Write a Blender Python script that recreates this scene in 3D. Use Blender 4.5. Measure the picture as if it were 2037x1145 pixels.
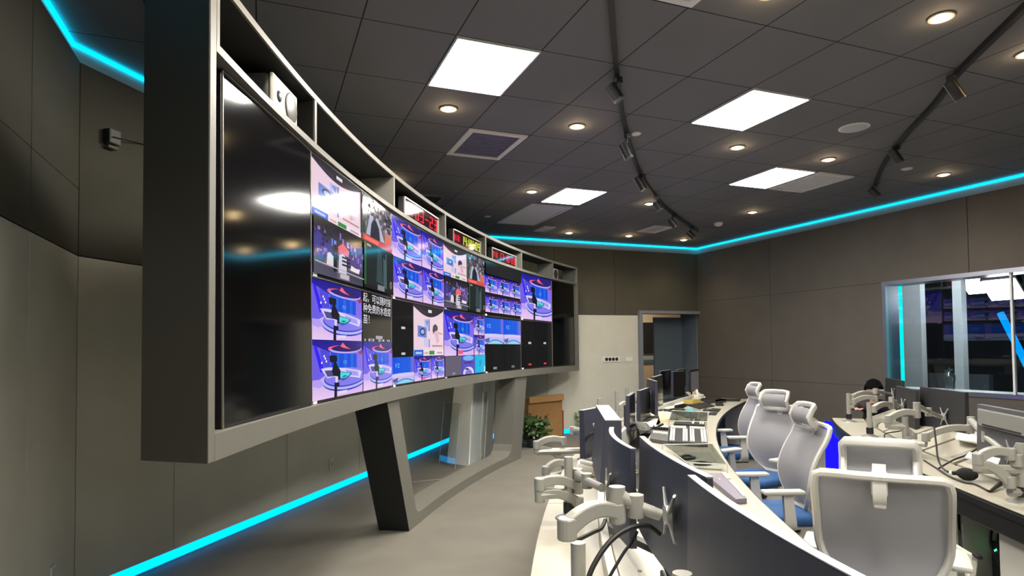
import bpy, bmesh, math, random
from mathutils import Vector, Matrix

random.seed(7)
for _o in list(bpy.data.objects):
    bpy.data.objects.remove(_o, do_unlink=True)
SC = bpy.context.scene
COL = SC.collection
PI = math.pi

# ---------------------------------------------------------------- camera
IW, IH = 2037.0, 1145.0
FPX, CX, CY = 1255.252, 1018.5, 652.181
YAW, PITCH, ROLL = math.radians(21.54727), math.radians(1.88183), math.radians(-0.61462)
EYE = Vector((0.0, 0.0, 1.611))
FWD = Vector((math.sin(YAW) * math.cos(PITCH), math.cos(YAW) * math.cos(PITCH), math.sin(PITCH)))
_r = Vector((math.cos(YAW), -math.sin(YAW), 0.0))
_u = _r.cross(FWD)
RGT = _r * math.cos(ROLL) + _u * math.sin(ROLL)
UPV = -_r * math.sin(ROLL) + _u * math.cos(ROLL)
cam_d = bpy.data.cameras.new('camera')
cam_d.sensor_fit = 'HORIZONTAL'
cam_d.sensor_width = 36.0
cam_d.lens = 36.0 * FPX / IW
cam_d.shift_y = (CY - IH / 2) / IW
cam_d.clip_start = 0.05
cam_d.clip_end = 100
cam = bpy.data.objects.new('camera', cam_d)
COL.objects.link(cam)
cam.matrix_world = Matrix(((RGT.x, UPV.x, -FWD.x, EYE.x), (RGT.y, UPV.y, -FWD.y, EYE.y),
                           (RGT.z, UPV.z, -FWD.z, EYE.z), (0, 0, 0, 1)))
SC.camera = cam

# ---------------------------------------------------------------- world and exposure
W_ = bpy.data.worlds.new('world')
SC.world = W_
W_.use_nodes = True
W_.node_tree.nodes['Background'].inputs[0].default_value = (0.6, 0.65, 0.7, 1)
W_.node_tree.nodes['Background'].inputs[1].default_value = 0.02
SC.view_settings.view_transform = 'Standard'
SC.view_settings.look = 'None'
SC.view_settings.gamma = 1.0
SC.view_settings.use_curve_mapping = False
SC.view_settings.exposure = 0.4
PANEL_L = 60.0      # radiance of the white ceiling panels
DOWN_W = 30.0       # watts of one warm downlight
LED_L = 8.0         # radiance of the cyan LED strips


# ---------------------------------------------------------------- measuring: a pixel of the photograph on a real plane
def ray(x, y):
    return FWD + RGT * ((x - CX) / FPX) - UPV * ((y - CY) / FPX)


def at(x, y, z):
    d = ray(x, y)
    return EYE + d * ((z - EYE.z) / d.z)


def at_line(x, y, a, b):
    """point of a vertical wall through plan points a, b"""
    d = ray(x, y)
    n = Vector((b[1] - a[1], a[0] - b[0]))
    t = (n.x * (a[0] - EYE.x) + n.y * (a[1] - EYE.y)) / (n.x * d.x + n.y * d.y)
    return EYE + d * t


# ---------------------------------------------------------------- materials
def lin(h):
    if isinstance(h, str):
        c = [int(h[i:i + 2], 16) / 255 for i in (0, 2, 4)]
    else:
        c = [v for v in h]
    return tuple((v / 12.92 if v <= 0.04045 else ((v + 0.055) / 1.055) ** 2.4) for v in c)


_mats = {}


def M(name, col, rough=0.6, metal=0.0, noise=0.0, nscale=20.0, bump=0.0, bscale=200.0, spec=0.5, alpha=1.0):
    if name in _mats:
        return _mats[name]
    m = bpy.data.materials.new(name)
    m.use_nodes = True
    nt = m.node_tree
    b = nt.nodes['Principled BSDF']
    c = lin(col)
    b.inputs['Base Color'].default_value = (*c, 1)
    b.inputs['Roughness'].default_value = rough
    b.inputs['Metallic'].default_value = metal
    b.inputs['Specular IOR Level'].default_value = spec
    if alpha < 1:
        b.inputs['Alpha'].default_value = alpha
    if noise > 0 or bump > 0:
        tc = nt.nodes.new('ShaderNodeTexCoord')
        if noise > 0:
            n = nt.nodes.new('ShaderNodeTexNoise')
            n.inputs['Scale'].default_value = nscale
            n.inputs['Detail'].default_value = 5
            nt.links.new(tc.outputs['Object'], n.inputs['Vector'])
            r = nt.nodes.new('ShaderNodeMapRange')
            r.inputs[1].default_value = 0.3
            r.inputs[2].default_value = 0.7
            r.inputs[3].default_value = 1 - noise
            r.inputs[4].default_value = 1 + noise
            nt.links.new(n.outputs[0], r.inputs[0])
            mx = nt.nodes.new('ShaderNodeVectorMath')
            mx.operation = 'SCALE'
            mx.inputs[0].default_value = c
            nt.links.new(r.outputs[0], mx.inputs['Scale'])
            nt.links.new(mx.outputs[0], b.inputs['Base Color'])
        if bump > 0:
            n2 = nt.nodes.new('ShaderNodeTexNoise')
            n2.inputs['Scale'].default_value = bscale
            n2.inputs['Detail'].default_value = 3
            nt.links.new(tc.outputs['Object'], n2.inputs['Vector'])
            bp = nt.nodes.new('ShaderNodeBump')
            bp.inputs['Strength'].default_value = bump
            bp.inputs['Distance'].default_value = 0.002
            nt.links.new(n2.outputs[0], bp.inputs['Height'])
            nt.links.new(bp.outputs[0], b.inputs['Normal'])
    _mats[name] = m
    return m


def EM(name, col, strength):
    if name in _mats:
        return _mats[name]
    m = bpy.data.materials.new(name)
    m.use_nodes = True
    nt = m.node_tree
    nt.nodes.remove(nt.nodes['Principled BSDF'])
    e = nt.nodes.new('ShaderNodeEmission')
    e.inputs[0].default_value = (*lin(col), 1)
    e.inputs[1].default_value = strength
    nt.links.new(e.outputs[0], nt.nodes['Material Output'].inputs[0])
    _mats[name] = m
    return m


def screen_mat(name, strength=1.0, rough=0.09, spec=0.35):
    """a lit display: the picture's colours shine, the front glass mirrors the room"""
    m = bpy.data.materials.new(name)
    m.use_nodes = True
    nt = m.node_tree
    b = nt.nodes['Principled BSDF']
    b.inputs['Base Color'].default_value = (0.006, 0.006, 0.007, 1)
    b.inputs['Roughness'].default_value = rough
    b.inputs['Specular IOR Level'].default_value = spec
    a = nt.nodes.new('ShaderNodeVertexColor')
    a.layer_name = 'Col'
    nt.links.new(a.outputs[0], b.inputs['Emission Color'])
    b.inputs['Emission Strength'].default_value = strength
    _mats[name] = m
    return m


def glass_mat(name, tint='e8f4f4', ior=1.45):
    m = bpy.data.materials.new(name)
    m.use_nodes = True
    nt = m.node_tree
    nt.nodes.remove(nt.nodes['Principled BSDF'])
    t = nt.nodes.new('ShaderNodeBsdfTransparent')
    t.inputs[0].default_value = (*lin(tint), 1)
    g = nt.nodes.new('ShaderNodeBsdfGlossy')
    g.inputs['Roughness'].default_value = 0.02
    lw = nt.nodes.new('ShaderNodeLayerWeight')
    lw.inputs[0].default_value = 0.5
    pw = nt.nodes.new('ShaderNodeMath'); pw.operation = 'POWER'; pw.inputs[1].default_value = 4.0
    nt.links.new(lw.outputs['Facing'], pw.inputs[0])
    f = nt.nodes.new('ShaderNodeMapRange')
    f.inputs[3].default_value = ((ior - 1) / (ior + 1)) ** 2 * 1.6
    f.inputs[4].default_value = 0.75
    nt.links.new(pw.outputs[0], f.inputs[0])
    mx = nt.nodes.new('ShaderNodeMixShader')
    nt.links.new(f.outputs[0], mx.inputs[0])
    nt.links.new(t.outputs[0], mx.inputs[1])
    nt.links.new(g.outputs[0], mx.inputs[2])
    nt.links.new(mx.outputs[0], nt.nodes['Material Output'].inputs[0])
    _mats[name] = m
    return m


def mesh_fabric(name, col, holes):
    """woven chair mesh: light shines through its threads and its fine holes"""
    m = bpy.data.materials.new(name)
    m.use_nodes = True
    nt = m.node_tree
    nt.nodes.remove(nt.nodes['Principled BSDF'])
    c = (*lin(col), 1)
    d = nt.nodes.new('ShaderNodeBsdfDiffuse'); d.inputs[0].default_value = c
    t = nt.nodes.new('ShaderNodeBsdfTranslucent'); t.inputs[0].default_value = c
    h = nt.nodes.new('ShaderNodeBsdfTransparent')
    m1 = nt.nodes.new('ShaderNodeMixShader'); m1.inputs[0].default_value = 0.4
    m2 = nt.nodes.new('ShaderNodeMixShader'); m2.inputs[0].default_value = holes
    nt.links.new(d.outputs[0], m1.inputs[1]); nt.links.new(t.outputs[0], m1.inputs[2])
    nt.links.new(m1.outputs[0], m2.inputs[1]); nt.links.new(h.outputs[0], m2.inputs[2])
    nt.links.new(m2.outputs[0], nt.nodes['Material Output'].inputs[0])
    _mats[name] = m
    return m


# ---------------------------------------------------------------- mesh builder
class MB:
    def __init__(s):
        s.v, s.f, s.c = [], [], []

    def add(s, vs, fs, M4=None, col=None):
        n = len(s.v)
        for p in vs:
            p = Vector(p)
            s.v.append(M4 @ p if M4 is not None else p)
        for f in fs:
            s.f.append([i + n for i in f])
            s.c.append(col)
        return s

    def box(s, c, sz, M4=None):
        x, y, z = sz[0] / 2, sz[1] / 2, sz[2] / 2
        vs = [(c[0] + a * x, c[1] + b * y, c[2] + d * z) for a in (-1, 1) for b in (-1, 1) for d in (-1, 1)]
        fs = [(0, 1, 3, 2), (4, 6, 7, 5), (0, 4, 5, 1), (2, 3, 7, 6), (0, 2, 6, 4), (1, 5, 7, 3)]
        return s.add(vs, fs, M4)

    def rbox(s, c, sz, r=0.01, seg=2, M4=None):
        bm = bmesh.new()
        bmesh.ops.create_cube(bm, size=1)
        for v in bm.verts:
            v.co = Vector((v.co.x * sz[0], v.co.y * sz[1], v.co.z * sz[2]))
        r = min(r, min(sz) * 0.49)
        bmesh.ops.bevel(bm, geom=bm.edges[:], offset=r, segments=seg, affect='EDGES', profile=0.5)
        bm.verts.index_update()
        vs = [v.co + Vector(c) for v in bm.verts]
        fs = [[v.index for v in f.verts] for f in bm.faces]
        bm.free()
        return s.add(vs, fs, M4)

    def prism(s, pts, z0, z1, M4=None):
        n = len(pts)
        vs = [(p[0], p[1], z0) for p in pts] + [(p[0], p[1], z1) for p in pts]
        fs = [list(range(n - 1, -1, -1)), list(range(n, 2 * n))]
        fs += [(i, (i + 1) % n, n + (i + 1) % n, n + i) for i in range(n)]
        return s.add(vs, fs, M4)

    def cyl(s, p0, p1, r0, r1=None, n=16, M4=None):
        r1 = r0 if r1 is None else r1
        p0, p1 = Vector(p0), Vector(p1)
        d = (p1 - p0).normalized()
        a = d.orthogonal().normalized()
        b = d.cross(a)
        vs = []
        for p, r in ((p0, r0), (p1, r1)):
            for i in range(n):
                t = 2 * PI * i / n
                vs.append(p + a * (r * math.cos(t)) + b * (r * math.sin(t)))
        fs = [list(range(n - 1, -1, -1)), list(range(n, 2 * n))]
        fs += [(i, (i + 1) % n, n + (i + 1) % n, n + i) for i in range(n)]
        return s.add(vs, fs, M4)

    def tube(s, path, r, n=8, M4=None, closed=False, flat=1.0):
        P = [Vector(p) for p in path]
        k = len(P)
        R = r if isinstance(r, (list, tuple)) else [r] * k
        up = None
        vs = []
        for i in range(k):
            if closed:
                d = P[(i + 1) % k] - P[i - 1]
            else:
                d = P[min(i + 1, k - 1)] - P[max(i - 1, 0)]
            d = d.normalized() if d.length > 1e-9 else Vector((0, 0, 1))
            if up is None:
                a = d.orthogonal().normalized()
            else:
                a = (up - d * up.dot(d))
                a = a.normalized() if a.length > 1e-6 else d.orthogonal().normalized()
            up = a
            b = d.cross(a)
            for j in range(n):
                t = 2 * PI * j / n
                vs.append(P[i] + a * (R[i] * math.cos(t)) + b * (R[i] * flat * math.sin(t)))
        fs = []
        for i in range(k if closed else k - 1):
            i2 = (i + 1) % k
            for j in range(n):
                fs.append((i * n + j, i * n + (j + 1) % n, i2 * n + (j + 1) % n, i2 * n + j))
        if not closed:
            fs.append(list(range(n - 1, -1, -1)))
            fs.append([(k - 1) * n + j for j in range(n)])
        return s.add(vs, fs, M4)

    def ribbon(s, path, w, t, side, M4=None, w1=None):
        """rectangular bar swept along a path; side = direction of its width"""
        P = [Vector(p) for p in path]
        side = Vector(side).normalized()
        k = len(P)
        vs = []
        for i in range(k):
            d = (P[min(i + 1, k - 1)] - P[max(i - 1, 0)]).normalized()
            nrm = side.cross(d).normalized()
            f = i / (k - 1)
            ww = w if w1 is None else w + (w1 - w) * f
            tt = t if not isinstance(t, (list, tuple)) else t[i]
            for a, b in ((-1, -1), (1, -1), (1, 1), (-1, 1)):
                vs.append(P[i] + side * (a * ww / 2) + nrm * (b * tt / 2))
        fs = [(3, 2, 1, 0), tuple(4 * (k - 1) + j for j in range(4))]
        for i in range(k - 1):
            for j in range(4):
                fs.append((4 * i + j, 4 * i + (j + 1) % 4, 4 * i + 4 + (j + 1) % 4, 4 * i + 4 + j))
        return s.add(vs, fs, M4)

    def lathe(s, prof, n=20, M4=None):
        vs = []
        for r, z in prof:
            for i in range(n):
                t = 2 * PI * i / n
                vs.append((r * math.cos(t), r * math.sin(t), z))
        k = len(prof)
        fs = [(i * n + j, i * n + (j + 1) % n, (i + 1) * n + (j + 1) % n, (i + 1) * n + j)
              for i in range(k - 1) for j in range(n)]
        fs += [list(range(n - 1, -1, -1)), [(k - 1) * n + j for j in range(n)]]
        return s.add(vs, fs, M4)

    def ball(s, c, r, n=14, m=9, M4=None):
        rx, ry, rz = (r, r, r) if not isinstance(r, (tuple, list)) else r
        vs, fs = [], []
        for i in range(m + 1):
            p = PI * i / m
            for j in range(n):
                t = 2 * PI * j / n
                vs.append((c[0] + rx * math.sin(p) * math.cos(t), c[1] + ry * math.sin(p) * math.sin(t), c[2] - rz * math.cos(p)))
        for i in range(m):
            for j in range(n):
                fs.append((i * n + j, i * n + (j + 1) % n, (i + 1) * n + (j + 1) % n, (i + 1) * n + j))
        return s.add(vs, fs, M4)

    def sheet(s, fn, nu, nv, thick=0.0, M4=None):
        """surface fn(u,v); with a thickness it is closed on both sides"""
        vs = [Vector(fn(i / nu, j / nv)) for j in range(nv + 1) for i in range(nu + 1)]
        w = nu + 1
        fs = [(j * w + i, j * w + i + 1, (j + 1) * w + i + 1, (j + 1) * w + i) for j in range(nv) for i in range(nu)]
        if thick:
            nr = []
            for j in range(nv + 1):
                for i in range(nu + 1):
                    du = vs[j * w + min(i + 1, nu)] - vs[j * w + max(i - 1, 0)]
                    dv = vs[min(j + 1, nv) * w + i] - vs[max(j - 1, 0) * w + i]
                    nr.append(du.cross(dv).normalized())
            m = len(vs)
            back = [vs[i] - nr[i] * thick for i in range(m)]
            fs2 = [tuple(reversed([q + m for q in f])) for f in fs]
            rim = [i for i in range(w)] + [j * w + nu for j in range(1, nv + 1)] + \
                  [nv * w + i for i in range(nu - 1, -1, -1)] + [j * w for j in range(nv - 1, 0, -1)]
            k = len(rim)
            fs3 = [(rim[(q + 1) % k], rim[q], rim[q] + m, rim[(q + 1) % k] + m) for q in range(k)]
            vs = vs + back
            fs = fs + fs2 + fs3
        return s.add(vs, fs, M4)

    def build(s, name, mat, parent=None, smooth=False, world=False, bevel=0.0, origin=None, angle=40):
        me = bpy.data.meshes.new(name)
        vs = s.v
        if world and parent is not None:
            inv = MW[parent.name].inverted()
            vs = [inv @ v for v in vs]
        o = bpy.data.objects.new(name, me)
        if origin is not None:
            origin = Vector(origin)
            vs = [v - origin for v in vs]
            o.location = origin
        me.from_pydata([tuple(v) for v in vs], [], [tuple(f) for f in s.f])
        me.materials.append(mat)
        if any(c is not None for c in s.c):
            ca = me.color_attributes.new('Col', 'FLOAT_COLOR', 'CORNER')
            for p in me.polygons:
                c = s.c[p.index] or (0, 0, 0)
                for q, li in enumerate(p.loop_indices):
                    cc = c[q % len(c)] if isinstance(c[0], (tuple, list)) else c
                    ca.data[li].color = (*cc, 1)
        me.validate()
        me.update()
        if smooth:
            for p in me.polygons:
                p.use_smooth = True
            try:
                me.set_sharp_from_angle(angle=math.radians(angle))
            except Exception:
                pass
        COL.objects.link(o)
        if parent is not None:
            o.parent = parent
            MW[o.name] = MW[parent.name].copy()
        else:
            MW[o.name] = Matrix.Translation(origin) if origin is not None else Matrix()
        if bevel > 0:
            bv = o.modifiers.new('bevel', 'BEVEL')
            bv.width = bevel
            bv.segments = 2
            bv.limit_method = 'ANGLE'
        return o


MW = {}


def thing(name, label, cat, loc=(0, 0, 0), rotz=0.0, group=None, rot=None):
    o = bpy.data.objects.new(name, None)
    o.empty_display_size = 0.1
    COL.objects.link(o)
    o.location = loc
    o.rotation_euler = rot if rot is not None else (0, 0, rotz)
    o['label'] = label
    o['category'] = cat
    if group:
        o['group'] = group
    MW[o.name] = Matrix.Translation(Vector(loc)) @ o.rotation_euler.to_matrix().to_4x4()
    return o


def tag(o, label, cat, group=None):
    o['label'] = label
    o['category'] = cat
    if group:
        o['group'] = group
    return o


def struct(name, mb, mat, **k):
    o = mb.build(name, mat, **k)
    if k.get('parent') is None:
        o['kind'] = 'structure'
    return o


def dup(root, loc, rotz, label=None, group=None):
    r = root.copy()
    COL.objects.link(r)
    r.location = loc
    r.rotation_euler = (0, 0, rotz)
    if label:
        r['label'] = label
    if group:
        r['group'] = group
    for ch in list(root.children):
        c = ch.copy()
        COL.objects.link(c)
        c.parent = r
        for g in ch.children:
            d = g.copy()
            COL.objects.link(d)
            d.parent = c
    MW[r.name] = Matrix.Translation(Vector(loc)) @ Matrix.Rotation(rotz, 4, 'Z')
    return r


def light(name, kind, loc, energy, col, parent=None, size=0.05, spot=None, aim=None):
    d = bpy.data.lights.new(name, kind)
    d.energy = energy
    d.color = lin(col) if isinstance(col, str) else col
    if kind in ('POINT', 'SPOT'):
        d.shadow_soft_size = size
    if kind == 'SPOT':
        d.spot_size = spot or math.radians(100)
        d.spot_blend = 0.8
    o = bpy.data.objects.new(name, d)
    COL.objects.link(o)
    if parent is not None:
        o.parent = parent
    o.location = loc
    if aim is not None:
        o.rotation_euler = (Vector(aim) - Vector(loc)).to_track_quat('-Z', 'Y').to_euler()
    return o


def frame_of(o, x, z):
    """matrix with origin o, local x axis x and z axis z (y completes it)"""
    x = Vector(x).normalized()
    z = Vector(z).normalized()
    y = z.cross(x).normalized()
    x = y.cross(z)
    o = Vector(o)
    return Matrix(((x.x, y.x, z.x, o.x), (x.y, y.y, z.y, o.y), (x.z, y.z, z.z, o.z), (0, 0, 0, 1)))


def text_polys(body, x0, y0, x1, y1):
    """filled outlines of a line of writing fitted into a rectangle"""
    cu = bpy.data.curves.new('txt', 'FONT')
    cu.body = body
    cu.resolution_u = 2
    ob = bpy.data.objects.new('txt', cu)
    COL.objects.link(ob)
    dg = bpy.context.evaluated_depsgraph_get()
    me = ob.evaluated_get(dg).to_mesh()
    vs = [v.co.copy() for v in me.vertices]
    fs = [tuple(p.vertices) for p in me.polygons]
    ob.evaluated_get(dg).to_mesh_clear()
    bpy.data.objects.remove(ob, do_unlink=True)
    bpy.data.curves.remove(cu)
    if not vs:
        return [], []
    ax, bx = min(v.x for v in vs), max(v.x for v in vs)
    ay, by = min(v.y for v in vs), max(v.y for v in vs)
    sx = (x1 - x0) / max(bx - ax, 1e-6)
    sy = (y1 - y0) / max(by - ay, 1e-6)
    return [(x0 + (v.x - ax) * sx, y0 + (v.y - ay) * sy, 0) for v in vs], fs


# ---------------------------------------------------------------- palette
m_ceil = None
WHITE = M('white_plastic', 'd4d2cb', 0.45)
OFFWHITE = M('white_laminate', 'dcd8ca', 0.4, noise=0.03, nscale=60)
ARM = M('arm_grey_enamel', '9f9e97', 0.38, metal=0.25)
BLACK = M('black_plastic', '141416', 0.4)
MATTE = M('matte_black', '101010', 0.8)
DKGREY = M('charcoal_plastic', '2b2b2d', 0.5)
STEEL = M('steel', 'a8a8aa', 0.3, metal=0.9)
RUBBER = M('black_rubber', '0c0c0d', 0.6)

# ================================================================ the room
ZC, ZP, ZB, ZR = 3.658, 3.52, 2.242, 0.10     # ceiling, panel top, colour break, panel bottom
PA, PB, PD, PE, PG = (-1.17, -3.5), (-1.17, 4.85), (3.05, 10.72), (8.38, 10.72), (8.76, -3.5)
PH = (PA[0], PA[1])


def floor_material():
    m = M('floor_carpet', '6a665d', 0.9, noise=0.10, nscale=2.2, bump=0.25, bscale=260)
    return m


def ceiling_material():
    m = bpy.data.materials.new('ceiling_tiles')
    m.use_nodes = True
    nt = m.node_tree
    b = nt.nodes['Principled BSDF']
    b.inputs['Roughness'].default_value = 0.85
    tc = nt.nodes.new('ShaderNodeTexCoord')
    sp = nt.nodes.new('ShaderNodeSeparateXYZ')
    nt.links.new(tc.outputs['Object'], sp.inputs[0])

    def line(out, off, pitch, half):
        a = nt.nodes.new('ShaderNodeMath'); a.operation = 'SUBTRACT'; a.inputs[1].default_value = off
        nt.links.new(out, a.inputs[0])
        w = nt.nodes.new('ShaderNodeMath'); w.operation = 'PINGPONG'; w.inputs[1].default_value = pitch / 2
        nt.links.new(a.outputs[0], w.inputs[0])
        c = nt.nodes.new('ShaderNodeMath'); c.operation = 'LESS_THAN'; c.inputs[1].default_value = half
        nt.links.new(w.outputs[0], c.inputs[0])
        return c.outputs[0]
    lx = line(sp.outputs[0], 1.172, 0.607, 0.005)
    ly = line(sp.outputs[1], 3.895, 0.805, 0.005)
    mxm = nt.nodes.new('ShaderNodeMath'); mxm.operation = 'MAXIMUM'
    nt.links.new(lx, mxm.inputs[0]); nt.links.new(ly, mxm.inputs[1])
    n = nt.nodes.new('ShaderNodeTexNoise'); n.inputs['Scale'].default_value = 1.3
    nt.links.new(tc.outputs['Object'], n.inputs['Vector'])
    cr = nt.nodes.new('ShaderNodeMix'); cr.data_type = 'RGBA'
    cr.inputs['A'].default_value = (*lin('67666a'), 1); cr.inputs['B'].default_value = (*lin('707076'), 1)
    nt.links.new(n.outputs[0], cr.inputs['Factor'])
    mx = nt.nodes.new('ShaderNodeMix'); mx.data_type = 'RGBA'
    nt.links.new(mxm.outputs[0], mx.inputs['Factor'])
    nt.links.new(cr.outputs['Result'], mx.inputs['A'])
    mx.inputs['B'].default_value = (*lin('222224'), 1)
    nt.links.new(mx.outputs['Result'], b.inputs['Base Color'])
    bp = nt.nodes.new('ShaderNodeBump'); bp.inputs['Strength'].default_value = 0.5; bp.inputs['Distance'].default_value = 0.004
    inv = nt.nodes.new('ShaderNodeMath'); inv.operation = 'SUBTRACT'; inv.inputs[0].default_value = 1
    nt.links.new(mxm.outputs[0], inv.inputs[1]); nt.links.new(inv.outputs[0], bp.inputs['Height'])
    nt.links.new(bp.outputs[0], b.inputs['Normal'])
    return m


ROOM = [PA, PB, PD, PE, PG]
WALL_LIGHT = M('fabric_panel_light_grey', 'c7c5b8', 0.9, noise=0.04, nscale=3, bump=0.15, bscale=400)
WALL_DARK = M('fabric_panel_dark_olive', '4a473c', 0.9, noise=0.05, nscale=3, bump=0.15, bscale=400)
WALL_BROWN = M('fabric_panel_dark_brown', '55504a', 0.9, noise=0.05, nscale=3, bump=0.15, bscale=400)
PLASTER = M('recess_plaster', '9a9a98', 0.8)
LED = EM('cyan_led', (0.0, 0.80, 0.98), LED_L)
LED_LOW = EM('cyan_led_low', (0.0, 0.63, 0.97), 2.1)

fl = MB().prism([(-1.6, -4), (-1.6, 4.9), (3.0, 11.3), (8.6, 11.3), (9.1, -4)], -0.08, 0.0)
struct('floor', fl, floor_material())
ce = MB().prism([(-1.6, -4), (-1.6, 4.9), (3.0, 11.3), (8.6, 11.3), (9.1, -4)], ZC, ZC + 0.08)
struct('ceiling', ce, ceiling_material())


class Wall:
    def __init__(s, a, b):
        s.a, s.b = Vector(a), Vector(b)
        s.d = (s.b - s.a)
        s.L = s.d.length
        s.d.normalize()
        s.n = Vector((s.d.y, -s.d.x))          # into the room

    def M4(s):
        return Matrix(((s.d.x, s.n.x, 0, s.a.x), (s.d.y, s.n.y, 0, s.a.y), (0, 0, 1, 0), (0, 0, 0, 1)))

    def bx(s, mb, s0, s1, o0, o1, z0, z1):
        return mb.box(((s0 + s1) / 2, (o0 + o1) / 2, (z0 + z1) / 2), (s1 - s0, o1 - o0, z1 - z0), s.M4())

    def s_of(s, p):
        return (Vector((p[0], p[1])) - s.a).dot(s.d)


WL, WX, WB, WR = Wall(PA, PB), Wall(PB, PD), Wall(PD, PE), Wall(PE, PG)
TH = 0.05
J = 0.004


def panels(mb, w, joints, z0, z1, s0=0.0, s1=None):
    s1 = w.L if s1 is None else s1
    cuts = [s0] + sorted(j for j in joints if s0 < j < s1) + [s1]
    for a, b in zip(cuts[:-1], cuts[1:]):
        w.bx(mb, a + (J if a > s0 else 0), b - (J if b < s1 else 0), 0.0, TH, z0, z1)


def led_strips(w, name, lab, s0, s1):
    t = MB()
    w.bx(t, s0, s1, 0.002, 0.016, ZC - 0.022, ZC - 0.006)
    o = t.build('cove_led_strip', LED)
    tag(o, lab[0], 'led strip', None)
    if lab[1]:
        b = MB()
        w.bx(b, s0, s1, 0.001, 0.010, 0.012, ZR - 0.006)
        o = b.build('skirting_led_strip', LED_LOW)
        tag(o, lab[1], 'led strip', None)


# left wall
wm = MB(); WL.bx(wm, -0.1, WL.L, -0.06, 0.0, 0, ZC)
o = struct('wall_left', wm, PLASTER)
jl = [WL.s_of(at_line(28, 1000, PA, PB)) - 1.2 * k for k in range(5)]
lo = MB(); panels(lo, WL, jl, ZR, ZB, 0, WL.L - 0.02); struct('lower_panel', lo, WALL_LIGHT, parent=o)
up = MB(); panels(up, WL, jl, ZB + 0.008, 2.68, 0, WL.L - 0.02); panels(up, WL, jl, 2.684, ZP, 0, WL.L - 0.02)
struct('upper_panel', up, WALL_DARK, parent=o)
led_strips(WL, 'l', ('cyan LED strip along the ceiling cove of the left wall, nearest the camera',
                     'cyan LED strip along the skirting of the left wall'), 0, WL.L)
# diagonal wall behind the video wall
wm = MB(); WX.bx(wm, 0, WX.L, -0.06, 0.0, 0, ZC)
o = struct('wall_back_left', wm, PLASTER)
jx = [WX.s_of(at_line(x, y, PB, PD)) for x, y in ((335, 1000), (562, 950), (707, 880))]
jx += [jx[-1] + 1.15 * k for k in (1, 2, 3)]
lo = MB(); panels(lo, WX, jx, ZR, ZB, 0.02, WX.L - 0.02); struct('lower_panel', lo, WALL_LIGHT, parent=o)
up = MB(); panels(up, WX, jx[2:], ZB + 0.008, ZP, 0.02, WX.L - 0.02)
struct('upper_panel', up, WALL_DARK, parent=o)
led_strips(WX, 'x', ('cyan LED strip in the ceiling cove of the slanted wall behind the screens',
                     'bright cyan LED strip along the skirting behind and below the video wall'), 0, WX.L)
# back wall with the doorway
DX0, DX1, DZ = 6.95, 8.34, 2.28
sd0, sd1 = DX0 - PD[0], DX1 - PD[0]
wm = MB(); WB.bx(wm, 0, sd0, -0.06, 0, 0, ZC); WB.bx(wm, sd0, WB.L + 0.1, -0.06, 0, DZ, ZC)
o = struct('wall_back', wm, PLASTER)
jb = [WB.s_of(at_line(1220, 560, PD, PE))]
lo = MB(); panels(lo, WB, [sd0 - 2.05], ZR, ZB, 0.02, sd0 - 0.06); struct('lower_panel', lo, WALL_LIGHT, parent=o)
up = MB(); panels(up, WB, jb + [jb[0] - 1.3], ZB + 0.008, ZP, 0.02, sd0 - 0.06)
panels(up, WB, jb, DZ + 0.06, ZP, sd0 - 0.06, WB.L)
struct('upper_panel', up, WALL_DARK, parent=o)
led_strips(WB, 'b', ('cyan LED strip in the ceiling cove of the back wall above the doorway', None), 0, WB.L)
b = MB(); WB.bx(b, 0, sd0 - 0.08, 0.001, 0.010, 0.012, ZR - 0.006)
tag(b.build('skirting_led_strip', LED_LOW), 'cyan LED strip along the skirting beside the cardboard box', 'led strip')
# right wall with the studio window
WY0, WY1, WZ0, WZ1 = 6.58, 1.9, 0.985, 2.53
sw0, sw1 = WR.s_of((8.5, WY0)), WR.s_of((8.6, WY1))
wm = MB()
WR.bx(wm, -0.06, sw0, -0.10, 0, 0, ZC); WR.bx(wm, sw1, WR.L, -0.10, 0, 0, ZC)
WR.bx(wm, sw0, sw1, -0.10, 0, 0, WZ0); WR.bx(wm, sw0, sw1, -0.10, 0, WZ1, ZC)
o = struct('wall_right', wm, PLASTER)
up = MB()
for z0, z1 in ((ZR, 1.0), (1.004, WZ1 - 0.01), (WZ1 - 0.006, ZP)):
    panels(up, WR, [2.0], z0, z1, 0.02, sw0); panels(up, WR, [], z0, z1, sw1, WR.L)
panels(up, WR, [], ZR, WZ0, sw0, sw1); panels(up, WR, [sw0 + 1.2, sw0 + 2.9], WZ1, ZP, sw0, sw1)
struct('wall_panel', up, WALL_BROWN, parent=o)
led_strips(WR, 'r', ('cyan LED strip in the ceiling cove of the right wall above the studio window',
                     'cyan LED strip along the skirting of the right wall behind the chairs'), 0, WR.L)
# wall behind the camera
wm = MB().box((3.8, -3.56, ZC / 2), (10.6, 0.12, ZC)); struct('wall_front', wm, WALL_LIGHT)

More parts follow.
